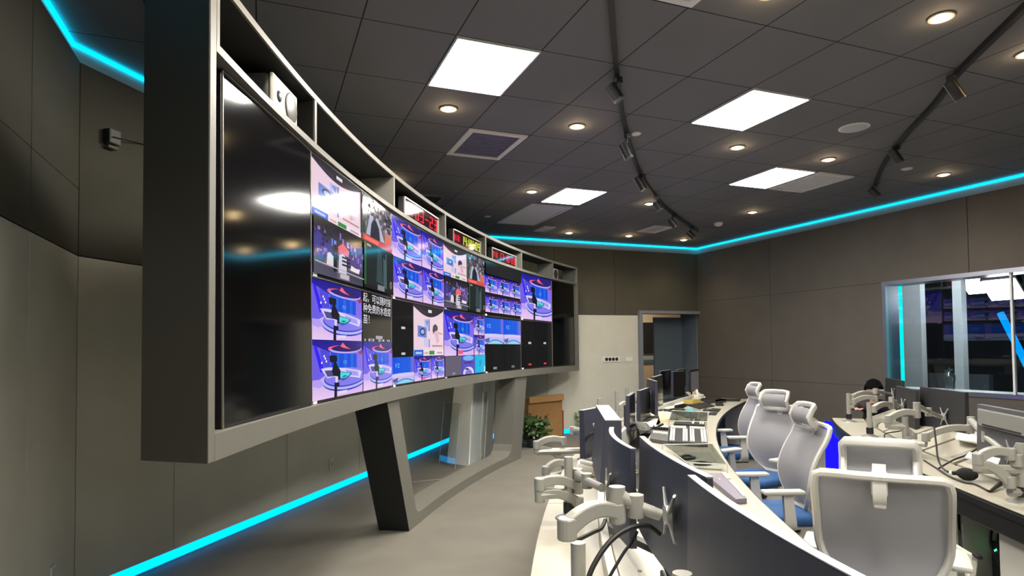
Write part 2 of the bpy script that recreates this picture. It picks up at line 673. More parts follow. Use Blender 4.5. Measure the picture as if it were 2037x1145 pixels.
# ---------------------------------------------------------------- window_1: studio window in the right wall
BRUSH = M('brushed_aluminium', '9c9ca6', 0.32, metal=0.85)
wf = MB()
WR.bx(wf, sw0 - 0.01, sw1, -0.30, TH + 0.012, WZ1 - 0.055, WZ1)
WR.bx(wf, sw0 - 0.01, sw1, -0.30, TH + 0.012, WZ0 - 0.05, WZ0)
WR.bx(wf, sw0 - 0.01, sw0 + 0.045, -0.30, TH + 0.012, WZ0, WZ1 - 0.055)
win = struct('window_1', wf, BRUSH)
sm = WR.s_of(at_line(2017, 700, PE, PG))
mu = MB(); WR.bx(mu, sm - 0.012, sm + 0.012, -0.02, 0.02, WZ0, WZ1 - 0.055); struct('mullion', mu, M('white_metal', 'd9d9dc', 0.35), parent=win)
GL = glass_mat('window_glass', 'eef6f8')
for a, b in ((sw0 + 0.045, sm - 0.012), (sm + 0.012, sw1)):
    pn = MB(); WR.bx(pn, a, b, -0.004, 0.004, WZ0, WZ1 - 0.055); struct('pane', pn, GL, parent=win)
sl = MB(); WR.bx(sl, sw0, sw1, -0.42, -0.02, WZ0 - 0.02, WZ0 + 0.004); struct('sill', sl, M('white_sill', 'e6e8ea', 0.4), parent=win)
t = thing('led_tube', 'bright cyan vertical LED tube at the left jamb of the studio window', 'led tube',
          tuple(WR.M4() @ Vector((sw0 + 0.16, -0.10, WZ0))))
MB().cyl((0, 0, 0.01), (0, 0, WZ1 - WZ0 - 0.07), 0.024).build('tube', EM('cyan_tube', (0.0, 0.93, 0.9), 1.1), t, smooth=True)
MB().box((0.0, 0.0, 0.0), (0.05, 0.05, 0.03)).build('socket', DKGREY, t)

# ---------------------------------------------------------------- the studio behind the glass
SD = M('studio_dark_grey', '44474f', 0.8, noise=0.1, nscale=2)
st = MB()
st.box((11.6, 4.6, -0.05), (5.6, 13, 0.1)); st.box((11.6, 4.6, 3.7), (5.6, 13, 0.1))
st.box((14.3, 4.6, 1.8), (0.1, 13, 3.6)); st.box((11.6, 11.0, 1.8), (5.6, 0.1, 3.6)); st.box((11.6, -1.8, 1.8), (5.6, 0.1, 3.6))
struct('wall_studio', st, SD)


def studio_slab(name, label, x0, x1, plane, z0, z1, mat, th=0.12):
    p, q = at_line(x0, 700, (plane, 0), (plane, 1)), at_line(x1, 700, (plane, 0), (plane, 1))
    mb = MB().box((plane + th / 2, (p.y + q.y) / 2, (z0 + z1) / 2), (th, abs(p.y - q.y), z1 - z0))
    o = mb.build(name, mat, origin=(plane, (p.y + q.y) / 2, z0))
    tag(o, label, name.replace('_', ' '))
    return o


SLAB = M('studio_white_flat', 'd6dadd', 0.6)
studio_slab('scenery_flat', 'tall white scenery flat just inside the left of the studio window', 1794, 1834, 10.4, 0.004, 2.75, SLAB)
studio_slab('scenery_flat', 'narrow white scenery flat in the middle of the studio window', 1898, 1916, 10.4, 0.004, 2.85, SLAB)
studio_slab('studio_riser', 'long grey riser along the studio floor seen through the window', 1846, 1965, 12.2, 0.004, 1.05, M('riser_grey', '6e747c', 0.7))


def softlight(x0, x1, y0, y1, plane, label, L, tilt=48):
    p, q = at_line(x0, y0, (plane, 0), (plane, 1)), at_line(x1, y1, (plane, 0), (plane, 1))
    z = (p.z + q.z) / 2
    c = Vector((plane, (p.y + q.y) / 2, z))
    t = thing('studio_softlight', label, 'studio light', tuple(c), group='studio lights')
    w = abs(p.y - q.y)
    tl = Matrix.Rotation(math.radians(tilt), 4, 'Y')
    MB().rbox((0, 0, 0.06), (0.42, w + 0.06, 0.1), 0.02, 2, tl).build('housing', BLACK, t)
    MB().rbox((0, 0, 0.0), (0.37, w, 0.05), 0.01, 2, tl).build('diffuser', EM('softlight', (1, 1, 1), L), t)
    MB().cyl((0.05, 0, 0.10), (0.05, 0, 3.62 - z), 0.02).build('hanger', BLACK, t)


softlight(1962, 2030, 556, 596, 10.3, 'large glaring softlight hanging behind the studio window mullion', 22)
softlight(1918, 1955, 558, 574, 11.2, 'small softlight left of the largest glaring one in the studio', 22)
softlight(1800, 1930, 470, 490, 9.25, 'unseen softlight added above the studio window head to brighten the white flats', 26, -48)  # unseen lamp added to brighten the scenery flats
p, q = at_line(1990, 622, (10.0, 0), (10.0, 1)), at_line(2050, 740, (10.0, 0), (10.0, 1))
tb = MB().cyl(p, q, 0.045)
tag(tb.build('light_bar', EM('blue_bar', (0.0, 0.62, 0.98), 1.0), smooth=True, origin=p), 'slanted sky-blue light bar seen through the studio window', 'light bar')
# glass jug on the sill
jp = WR.M4() @ Vector((WR.s_of(at_line(1874, 770, PE, PG)), -0.16, WZ0 + 0.005))
t = thing('glass_jug', 'clear ribbed glass jug standing on the studio window sill', 'jug', tuple(jp))
JG = glass_mat('jug_glass', 'eef5f8', 2.2)
MB().lathe([(0.05, 0), (0.062, 0.01), (0.058, 0.06), (0.07, 0.16), (0.072, 0.2), (0.05, 0.235), (0.052, 0.26)], 16).build('body', JG, t, smooth=True)
MB().lathe([(0.053, 0.26), (0.053, 0.275), (0.012, 0.282), (0.014, 0.3), (0.004, 0.305)], 14).build('lid', JG, t, smooth=True)
MB().tube([(0.06, 0, 0.21), (0.11, 0, 0.2), (0.115, 0, 0.12), (0.065, 0, 0.08)], 0.008).build('handle', JG, t, smooth=True)

# ---------------------------------------------------------------- doorway and corridor beyond it
BLUEGREY = M('blue_grey_paint', '5d6870', 0.6)
JAMB = M('door_jamb_grey', '787d84', 0.5)
df = MB()
df.box((DX0 - 0.03, 10.70, DZ / 2 + 0.03), (0.075, 0.20, DZ + 0.06))
df.box(((DX0 + DX1) / 2, 10.70, DZ + 0.03), (DX1 - DX0, 0.20, 0.06))
d1 = struct('door_1', df, JAMB)
YD = at_line(1357, 700, (8.34, 0), (8.34, 1)).y
xl = at_line(1302, 700, (0, YD), (1, YD)).x
lf = MB().box(((xl + DX1) / 2, YD + 0.02, 1.13), (DX1 - xl, 0.045, 2.22)); struct('door_leaf', lf, BLUEGREY, parent=d1)
hd = MB()
hx = xl + 0.08
hd.rbox((hx, YD - 0.006, 1.04), (0.045, 0.012, 0.2), 0.005)
hd.cyl((hx, YD, 1.08), (hx, YD - 0.05, 1.08), 0.01); hd.tube([(hx, YD - 0.05, 1.08), (hx + 0.11, YD - 0.05, 1.08)], 0.009)
struct('door_handle', hd, STEEL, parent=d1)
rv = MB()
rv.box((DX1 + 0.05, (10.78 + YD + 0.04) / 2, 1.3), (0.1, YD + 0.04 - 10.78, 2.6))
rv.box(((DX0 + DX1) / 2 - 0.6, (10.8 + YD) / 2 + 0.02, DZ + 0.05), (DX1 - DX0 + 1.2, YD - 10.76, 0.05))
struct('wall_vestibule', rv, BLUEGREY)
co = MB(); co.box((8.2, 14.6, 1.5), (8.0, 0.1, 3.0)); co.box((4.3, 12.7, 1.5), (0.1, 3.8, 3.0)); co.box((12.1, 12.9, 1.5), (0.1, 3.4, 3.0)); co.box((8.2, 12.9, 3.02), (8.0, 3.5, 0.06)); co.box((10.4, 11.4, 1.5), (3.6, 0.1, 3.0))
struct('wall_corridor', co, M('corridor_beige', 'c9b294', 0.8))
cf = MB().box((8.2, 12.9, -0.04), (8.0, 3.5, 0.08)); struct('floor_corridor', cf, M('corridor_floor', '8c8578', 0.6))
y_ = 14.5


def on_y(px, py, yy):
    return at_line(px, py, (0, yy), (1, yy))


p, q = on_y(1271.5, 641, y_), on_y(1293, 703, y_)
nb = MB().box(((p.x + q.x) / 2, y_ + 0.01, (p.z + q.z) / 2), (q.x - p.x + 0.3, 0.05, p.z - q.z))
tag(nb.build('notice_board', MATTE, origin=((p.x + q.x) / 2, y_, q.z)), 'tall black board on the corridor wall seen through the doorway', 'board')
p = on_y(1290, 719, y_)
r1 = MB().box((p.x, y_ + 0.03, p.z), (3.6, 0.03, 0.09)); o = struct('trim_1', r1, M('dado_blue', '4a6072', 0.6))
r1 = MB().box((p.x, y_ + 0.035, p.z + 0.16), (3.6, 0.02, 0.22)); o = struct('trim_2', r1, M('dado_pale', '9aa29b', 0.7))
t = thing('corridor_light', 'white light on the ceiling of the corridor behind the doorway', 'ceiling light', (8.9, 13.4, 2.99))
MB().rbox((0, 0, -0.02), (0.9, 0.5, 0.04), 0.01).build('frame', WHITE, t)
MB().box((0, 0, -0.045), (0.84, 0.44, 0.012)).build('diffuser', EM('corridor_panel', (1, 0.97, 0.9), 26), t)

# ================================================================ ceiling fittings
LIT = EM('panel_diffuser', (1.0, 0.985, 0.95), PANEL_L)
ALU = M('white_trim', 'c9c9cc', 0.5)


def panel_light(x, y, label, group=None):
    t = thing('ceiling_panel_light', label, 'ceiling light', (x, y, ZC), group=group)
    f = MB()
    for sx in (-1, 1):
        f.box((sx * 0.296, 0, -0.006), (0.012, 0.79, 0.016))
        f.box((0, sx * 0.396, -0.006), (0.604, 0.012, 0.016))
    f.build('frame', ALU, t)
    MB().box((0, 0, -0.004), (0.584, 0.784, 0.008)).build('diffuser', LIT, t)


panel_light(1.476, 4.30, 'square white ceiling panel light nearest the video wall, the largest one in view', 'ceiling panel lights')
panel_light(3.917, 4.285, 'bright ceiling panel light between the two curved track rails, right of the first rail', 'ceiling panel lights')
panel_light(5.75, 5.93, 'bright ceiling panel light with a pale vent joined to its right side', 'ceiling panel lights')
panel_light(3.885, 7.55, 'small far ceiling panel light left of the first rail, above a grey vent', 'ceiling panel lights')
panel_light(1.476, 1.05, 'unseen white ceiling panel light added above the camera to brighten the left wall')  # this and the next panel are unseen, added to brighten the left wall
panel_light(1.476, -1.8, 'unseen white ceiling panel light added behind the camera to brighten the left wall')

LENS = EM('downlight_lens', (1.0, 0.86, 0.58), 30)


def downlight(p, label, grp='recessed downlights', watts=None, col=(1.0, 0.80, 0.54)):
    t = thing('recessed_downlight', label, 'downlight', (p[0], p[1], ZC), group=grp)
    MB().lathe([(0.062, -0.001), (0.074, -0.004), (0.072, -0.012), (0.058, -0.013), (0.055, -0.004)], 20).build('trim_ring', M('downlight_trim', 'b9b2a4', 0.4), t, smooth=True)
    MB().lathe([(0.055, -0.004), (0.05, -0.014), (0.03, -0.022), (0.005, -0.026)], 16).build('lens', LENS, t, smooth=True)
    light('lamp', 'SPOT', (0, 0, -0.035), DOWN_W if watts is None else watts, col, t, 0.04, math.radians(125))
    light('glow', 'POINT', (0, 0, -0.07), 0.9, (1.0, 0.72, 0.4), t, 0.03)


DL = [((892, 215), 'warm downlight below the largest ceiling panel light, above a vent'),
      ((1148, 250), 'warm downlight left of the first track rail, level with the white-framed vent'),
      ((1058, 380), 'warm downlight left of the small far panel light'),
      ((1467, 292), 'warm downlight just below the panel light between the rails'),
      ((1648, 316), 'warm downlight above the vent joined to a panel light'),
      ((1292, 404), 'warm downlight close beside the fourth spot of the first rail'),
      ((1132, 462), 'leftmost warm downlight of the far row near the back wall cove'),
      ((1251, 468), 'middle warm downlight of the far row near the back wall cove'),
      ((1360, 476), 'warm downlight in the far corner, under the end of the first rail'),
      ((1497, 421), 'warm downlight midway between the two rails near the right cove'),
      ((1877, 346), 'warm downlight right of the second rail, close to the right wall cove'),
      ((1872, 33), 'large warm downlight at the top right of the photo, nearest the camera'),
      ((2045, 105), 'warm downlight cut by the right edge of the photo'),
      ((1530, -16), 'warm downlight at the top edge of the photo, only its glow in view')]
for (x, y), lab in DL:
    downlight(at(x, y, ZC), lab)
for p in ((1.46, 2.72), (1.46, 7.5), (0.26, 2.7), (0.26, 0.3), (1.4, 0.3), (2.7, 0.3), (5.1, 0.3)):  # unseen downlights carried on from the grid, added and strengthened for the left wall
    downlight(p, 'unseen warm downlight behind the camera or hidden by the video wall, added to brighten the left wall', 'unseen added downlights', 60, (1.0, 0.87, 0.68))


def vent(name, cs, label, core, frame, border=0.04, cat='vent', slats=0):
    P = [at(x, y, ZC) for x, y in cs]
    x0, x1 = (P[0].x + P[3].x) / 2, (P[1].x + P[2].x) / 2
    y0, y1 = (P[0].y + P[1].y) / 2, (P[2].y + P[3].y) / 2
    w, h = x1 - x0, abs(y1 - y0)
    t = thing(name, label, cat, ((x0 + x1) / 2, (y0 + y1) / 2, ZC), group='ceiling vents')
    f = MB()
    for s in (-1, 1):
        f.box((s * (w / 2 - border / 2), 0, -0.007), (border, h, 0.018))
        f.box((0, s * (h / 2 - border / 2), -0.007), (w - 2 * border, border, 0.018))
    f.build('frame', frame, t)
    c = MB().box((0, 0, -0.001), (w - 2 * border, h - 2 * border, 0.006))
    n = slats or int(h / 0.05)
    for i in range(n):
        yy = -h / 2 + border + (i + 0.5) * (h - 2 * border) / n
        c.box((0, yy, -0.006), (w - 2 * border, 0.006, 0.008))
    c.build('grille', core, t)


VG = M('vent_grey', 'c4c4cc', 0.6)
VP = M('vent_filter_violet_grey', '6c6a80', 0.8)
VD = M('vent_dark', '37373a', 0.8)
vent('ceiling_vent', [(933.9, 255.5), (1050.2, 268.6), (993.1, 316), (887.1, 304.5)], 'white-framed square vent with a violet-grey filter beside the first downlight', VP, M('vent_frame_white', 'dad6d2', 0.5), 0.055)
vent('ceiling_vent', [(1058.9, 404.2), (1140.2, 411.2), (1061.3, 447.2), (988.8, 441.3)], 'long plain grey return-air vent below the small far panel light', VG, VG, 0.03)
vent('ceiling_vent', [(1082.5, 449), (1106, 450.7), (1084.9, 460.2), (1061.3, 457.8)], 'very small grey vent between the long grey vent and the far downlights', VG, VG, 0.03)
vent('ceiling_vent', [(1303.6, 447.1), (1336.6, 451.2), (1307.2, 461.8), (1266.5, 460.1)], 'small white-framed vent near the far corner, beside the fifth spot of the first rail', VG, M('vent_frame_white', 'dad6d2', 0.5), 0.09)
vent('ceiling_vent', [(1628, 341.5), (1700, 349.3), (1598.5, 380), (1528, 375.5)], 'pale vent joined to the right side of a panel light', M('vent_pale', 'd6d6da', 0.6), M('vent_pale', 'd6d6da', 0.6), 0.05)
vent('ceiling_vent', [(1352, -60), (1445, -44), (1377, 8), (1290, -6)], 'pale vent cut by the top edge of the photo, right of the first rail', M('vent_pale', 'd6d6da', 0.6), M('vent_pale', 'd6d6da', 0.6), 0.05)
vent('ceiling_vent', [(838, 386), (886.5, 390), (860, 408), (812, 404)], 'dark vent with a thin light edge just above the clock boxes of the video wall', VD, M('vent_edge', '6f6f72', 0.6), 0.02)


def ceiling_disc(name, x, y, r, h, label, cat, mat=WHITE, dome=False):
    p = at(x, y, ZC)
    t = thing(name, label, cat, tuple(p))
    if dome:
        MB().lathe([(r, 0), (r, -h * 0.4), (r * 0.75, -h * 0.8), (r * 0.2, -h)], 20).build('housing', mat, t, smooth=True)
    else:
        MB().lathe([(r, 0), (r, -h * 0.5), (r * 0.9, -h)], 28).build('rim', mat, t, smooth=True)
        MB().lathe([(r * 0.88, -h * 0.9), (r * 0.86, -h * 1.02), (0.001, -h * 1.05)], 28).build('grille', M('speaker_grille', 'b9b9c0', 0.7), t, smooth=True)


ceiling_disc('ceiling_speaker', 1699, 253, 0.135, 0.012, 'large round white speaker flush in the ceiling left of the second rail', 'speaker')
ceiling_disc('smoke_detector', 1265, 265, 0.05, 0.02, 'small white disc right of the second spot of the first rail', 'detector', dome=True)
ceiling_disc('smoke_detector', 1804, 335, 0.06, 0.016, 'small white disc on the ceiling between the second rail and its right downlight', 'detector', dome=True)
ceiling_disc('smoke_detector', 1429, 443, 0.07, 0.06, 'white domed detector near the right cove, far from the camera', 'detector', dome=True)
ceiling_disc('smoke_detector', 970, 430, 0.05, 0.015, 'dim small disc on the ceiling above the video wall clocks', 'detector', dome=True)

TRK = M('track_black', '161617', 0.45)


def catmull(P, k=8):
    P = [Vector(p) for p in P]
    out = []
    for i in range(len(P) - 1):
        a, b, c, d = P[max(i - 1, 0)], P[i], P[i + 1], P[min(i + 2, len(P) - 1)]
        for j in range(k):
            t = j / k
            out.append(0.5 * ((2 * b) + (c - a) * t + (2 * a - 5 * b + 4 * c - d) * t * t + (3 * b - a - 3 * c + d) * t ** 3))
    out.append(P[-1])
    return out


def track(pts, heads, lab, labs):
    path = catmull([at(x, y, ZC - 0.02) for x, y in pts])
    t = thing('track_rail', lab, 'light rail', tuple(path[0]))
    MB().ribbon(path, 0.046, 0.036, (0, 0, 1)).build('rail', TRK, t, world=True)
    MB().ribbon([p + Vector((0, 0, -0.018)) for p in path], 0.004, 0.012, (0, 0, 1)).build('conductor_slot', M('track_slot', '050505', 0.3), t, world=True)
    for (a, b, adapt), hl in zip(heads, labs):
        ad = at(adapt[0], adapt[1], ZC - 0.062)
        dep = (ad - EYE).dot(FWD)
        A, B = EYE + ray(*a) * dep, EYE + ray(*b) * dep
        if A.z > ZC - 0.05:
            A.z = ZC - 0.05
        ax = (B - A).normalized()
        r = 0.042
        h = thing('track_spotlight', hl, 'spotlight', tuple(ad), group='spotlights on the curved track rails')
        MB().cyl(A, B, r, r, 20).build('head', M('spot_black', '1d1d1f', 0.35), h, smooth=True, world=True)
        MB().cyl(B - ax * 0.012, B + ax * 0.002, r * 1.03, r * 1.03, 20).build('front_ring', M('spot_ring', '48484a', 0.3), h, smooth=True, world=True)
        mid = A + (B - A) * 0.35
        MB().box((ad.x, ad.y, ad.z + 0.0), (0.05, 0.05, 0.045)).build('adapter', TRK, h, world=True)
        MB().tube([ad, (ad + mid) / 2 + Vector((0, 0, 0.005)), mid], 0.011).build('yoke', TRK, h, world=True, smooth=True)


track([(1212, -60), (1215, 0), (1228, 153), (1246, 262), (1274, 345), (1305, 391), (1340, 426), (1388, 458)],
      [((1213, 170), (1233, 199), (1229, 160)), ((1238, 286), (1252, 315), (1249, 270)), ((1266, 352), (1281, 377), (1278, 350)),
       ((1303, 402), (1313, 418), (1306, 393)), ((1332, 435), (1344, 451), (1341, 428)), ((1368, 461), (1381, 473), (1376, 452))],
      'first curved black track rail sweeping from the top edge to the far corner',
      ['first spotlight from the camera on the first rail, angled black cylinder', 'second spotlight on the first rail, beside a small white disc',
       'third spotlight on the first rail', 'fourth spotlight on the first rail, hidden behind a downlight glow',
       'fifth spotlight on the first rail, before the small white-framed vent', 'last spotlight at the far end of the first rail'])
track([(2090, -40), (2037, 15), (1910, 140), (1860, 205), (1800, 270), (1762, 320), (1745, 355), (1738, 376)],
      [((1887, 162), (1912, 197), (1893, 156)), ((1772, 297), (1791, 323), (1782, 294)), ((1731, 376), (1748, 391), (1739, 374))],
      'second curved black track rail at the right, ending above the right cove',
      ['largest spotlight on the second rail, nearest the top right corner', 'middle spotlight on the second rail', 'last spotlight hanging at the far end of the second rail'])

# ================================================================ the curved video wall
VC, VR = Vector((16.083, -3.276)), 17.297
VZ0, VZ1 = 1.198, 3.09


def vw(arc, z, off=0.0):
    a = arc / VR
    return Vector((VC.x + (VR + off) * math.cos(a), VC.y + (VR + off) * math.sin(a), z))


def arc_band(mb, s0, s1, o0, o1, z0, z1, n=None):
    n = n or max(1, int(abs(s1 - s0) / 0.18))
    vs, fs = [], []
    for i in range(n + 1):
        s = s0 + (s1 - s0) * i / n
        vs += [vw(s, z0, o0), vw(s, z0, o1), vw(s, z1, o1), vw(s, z1, o0)]
    for i in range(n):
        for j in range(4):
            fs.append((4 * i + j, 4 * i + (j + 1) % 4, 4 * i + 4 + (j + 1) % 4, 4 * i + 4 + j))
    fs += [(3, 2, 1, 0), tuple(4 * n + j for j in range(4))]
    return mb.add(vs, fs)


GREY = M('frame_grey_enamel', '6a6860', 0.5, noise=0.02, nscale=4)
S0, S1 = 48.35, 38.70
COLS = [48.21, 47.09, 45.45, 43.94, 42.52, 41.10, 39.78, 38.80]
fr = thing('video_wall_frame', 'long curved grey metal frame carrying all the screens on slanted legs', 'screen frame', tuple(vw(49, 0, 0.2))[:2] + (0,))
SK = 0.095   # the near end is cut askew


def skew_panel(mb, s0, s1, o0, o1, z0, z1):
    q = [(s0, o0), (s1, o0), (s1 - SK * o1 / 0.3, o1), (s0 - SK * o1 / 0.3, o1)]
    vs = [vw(s, z0, o) for s, o in q] + [vw(s, z1, o) for s, o in q]
    return mb.add(vs, [(3, 2, 1, 0), (4, 5, 6, 7), (0, 1, 5, 4), (1, 2, 6, 5), (2, 3, 7, 6), (3, 0, 4, 7)])


def skew_fill(mb, z0, z1):
    q = [(S0 - 0.055, 0), (S0 - 0.14, 0), (S0 - 0.15, 0.295), (S0 - 0.055 - SK, 0.295)]
    vs = [vw(s, z0, o) for s, o in q] + [vw(s, z1, o) for s, o in q]
    return mb.add(vs, [(3, 2, 1, 0), (4, 5, 6, 7), (0, 1, 5, 4), (1, 2, 6, 5), (2, 3, 7, 6), (3, 0, 4, 7)])


m = MB(); skew_panel(m, S0, S0 - 0.055, 0, 0.295, VZ0, VZ1); skew_panel(m, S0 - 0.055, S0 - 0.085, 0, 0.295, 2.79, VZ1 - 0.03)
m.build('end_panel', GREY, fr, world=True, bevel=0.003)
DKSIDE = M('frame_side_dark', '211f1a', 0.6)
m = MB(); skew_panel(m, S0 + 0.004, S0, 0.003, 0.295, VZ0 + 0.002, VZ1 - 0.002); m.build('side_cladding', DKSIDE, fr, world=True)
m = MB(); arc_band(m, S1 + 0.06, S1, 0, 0.295, VZ0, VZ1, 1); m.build('end_panel', GREY, fr, world=True, bevel=0.003)
m = MB(); arc_band(m, S0 - 0.14, S1 + 0.06, 0, 0.295, VZ1 - 0.034, VZ1); skew_fill(m, VZ1 - 0.034, VZ1); m.build('top_rail', GREY, fr, world=True)
m = MB(); arc_band(m, S0 - 0.14, S1 + 0.06, 0, 0.295, 2.772, 2.806); skew_fill(m, 2.772, 2.806); m.build('shelf', GREY, fr, world=True)
m = MB(); arc_band(m, S0 - 0.14, S1 + 0.06, 0, 0.295, VZ0, 1.30); skew_fill(m, VZ0, 1.30); m.build('bottom_rail', GREY, fr, world=True)
for s in COLS[1:-1]:
    m = MB(); arc_band(m, s + 0.017, s - 0.017, 0.002, 0.295, 2.806, VZ1 - 0.034, 1); m.build('divider', GREY, fr, world=True)
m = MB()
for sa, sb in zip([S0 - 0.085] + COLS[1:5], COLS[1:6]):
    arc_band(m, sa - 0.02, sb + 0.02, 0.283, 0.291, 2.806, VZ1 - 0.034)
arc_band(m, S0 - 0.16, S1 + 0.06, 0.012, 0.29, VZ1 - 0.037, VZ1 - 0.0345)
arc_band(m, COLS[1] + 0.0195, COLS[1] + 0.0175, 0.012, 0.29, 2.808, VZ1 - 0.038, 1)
m.build('box_shade_lining', M('box_shade_black', '161613', 0.8), fr, world=True)  # dark back boards, plus black sheets that stand in for shade in the boxes
m = MB()
for z in (1.62, 2.28):
    arc_band(m, S0 - 0.06, S1 + 0.06, 0.14, 0.18, z, z + 0.05)
for s in COLS[1:-1] + [COLS[0] - 0.05, COLS[-1] + 0.05]:
    arc_band(m, s + 0.03, s - 0.03, 0.14, 0.18, 1.30, 2.772, 1)
m.build('mounting_rails', BLACK, fr, world=True)


def leg_poly(mb, pts, o0, o1):
    n = len(pts)
    vs = [vw(s, z, o0) for s, z in pts] + [vw(s, z, o1) for s, z in pts]
    fs = [list(range(n - 1, -1, -1)), list(range(n, 2 * n))] + [(i, (i + 1) % n, n + (i + 1) % n, n + i) for i in range(n)]
    return mb.add(vs, fs)


AR = VR * PI / 180
la, lb = 151.0 * AR, 150.05 * AR      # outer and inner top of the near leg
fa = 149.12 * AR                      # outer foot
ra, rb = 137.0 * AR, 135.45 * AR      # inner and outer top of the far leg
rf = 136.35 * AR
fi = [(148.95 * AR - 0.18 * math.sin(t), 0.10 + 0.16 * (1 - math.cos(t))) for t in (0, 0.4, 0.8, 1.2, PI / 2)]
m = MB()
near = [(la, VZ0), (fa, 0.0), (fa - 0.62, 0.0), (fa - 0.62, 0.10), (148.1 * AR, 0.10), (148.33 * AR, 0.112), (148.5 * AR, 0.15), (148.62 * AR, 0.23), (lb, VZ0)]
leg_poly(m, near, 0.025, 0.31); m.build('leg', GREY, fr, world=True)
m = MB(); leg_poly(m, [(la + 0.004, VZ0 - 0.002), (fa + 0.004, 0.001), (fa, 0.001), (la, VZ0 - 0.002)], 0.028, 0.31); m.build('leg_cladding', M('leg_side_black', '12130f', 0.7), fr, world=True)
m = MB()
far = [(ra, VZ0), (137.55 * AR, 0.25), (137.7 * AR, 0.16), (137.95 * AR, 0.115), (138.3 * AR, 0.10), (rf + 0.95, 0.10), (rf + 0.95, 0.0), (rf, 0.0), (rb, VZ0)]
leg_poly(m, far, 0.025, 0.31); m.build('leg', GREY, fr, world=True)
m = MB(); arc_band(m, fa - 0.62, rf + 0.95, 0.025, 0.31, 0.0, 0.10); m.build('floor_beam', GREY, fr, world=True)

# ---------------------------------------------------------------- what the screens show
class Pic:
    def __init__(s):
        s.mb = MB()
        s.k = 0

    def poly(s, R, pts, col, dz=None):
        """pts in 0..1 of rectangle R=(x0,y0,x1,y1), clipped to it"""
        s.k += 1
        z = 0.00012 * s.k
        pts = clip01(pts)
        if len(pts) < 3:
            return
        vs = [(R[0] + (R[2] - R[0]) * u, R[1] + (R[3] - R[1]) * v, z) for u, v in pts]
        c = lin(col)
        s.mb.add(vs, [list(range(len(vs)))], None, c)

    def grad(s, R, u0, v0, u1, v1, c00, c10, c11, c01):
        s.k += 1
        z = 0.00012 * s.k
        X = lambda u: R[0] + (R[2] - R[0]) * u
        Y = lambda v: R[1] + (R[3] - R[1]) * v
        s.mb.add([(X(u0), Y(v0), z), (X(u1), Y(v0), z), (X(u1), Y(v1), z), (X(u0), Y(v1), z)], [(0, 1, 2, 3)], None,
                 [lin(c00), lin(c10), lin(c11), lin(c01)])

    def rect(s, R, u0, v0, u1, v1, col):
        s.poly(R, [(u0, v0), (u1, v0), (u1, v1), (u0, v1)], col)

    def ell(s, R, cu, cv, ru, rv, col, a0=0, a1=360, n=24):
        s.poly(R, [(cu + ru * math.cos(math.radians(a0 + (a1 - a0) * i / n)), cv + rv * math.sin(math.radians(a0 + (a1 - a0) * i / n))) for i in range(n + (0 if a1 - a0 == 360 else 1))], col)

    def text(s, R, body, u0, v0, u1, v1, col):
        s.k += 1
        vs, fs = text_polys(body, u0, v0, u1, v1)
        if vs:
            s.mb.add([(R[0] + (R[2] - R[0]) * v[0], R[1] + (R[3] - R[1]) * v[1], 0.00012 * s.k) for v in vs], fs, None, lin(col))


def clip01(pts):
    for ax, lim, sg in ((0, 0, 1), (0, 1, -1), (1, 0, 1), (1, 1, -1)):
        out = []
        n = len(pts)
        for i in range(n):
            a, b = pts[i], pts[(i + 1) % n]
            ia, ib = (a[ax] - lim) * sg >= -1e-9, (b[ax] - lim) * sg >= -1e-9
            if ia:
                out.append(a)
            if ia != ib:
                t = (lim - a[ax]) / (b[ax] - a[ax])
                out.append((a[0] + (b[0] - a[0]) * t, a[1] + (b[1] - a[1]) * t))
        pts = out
        if len(pts) < 3:
            return []
    return pts


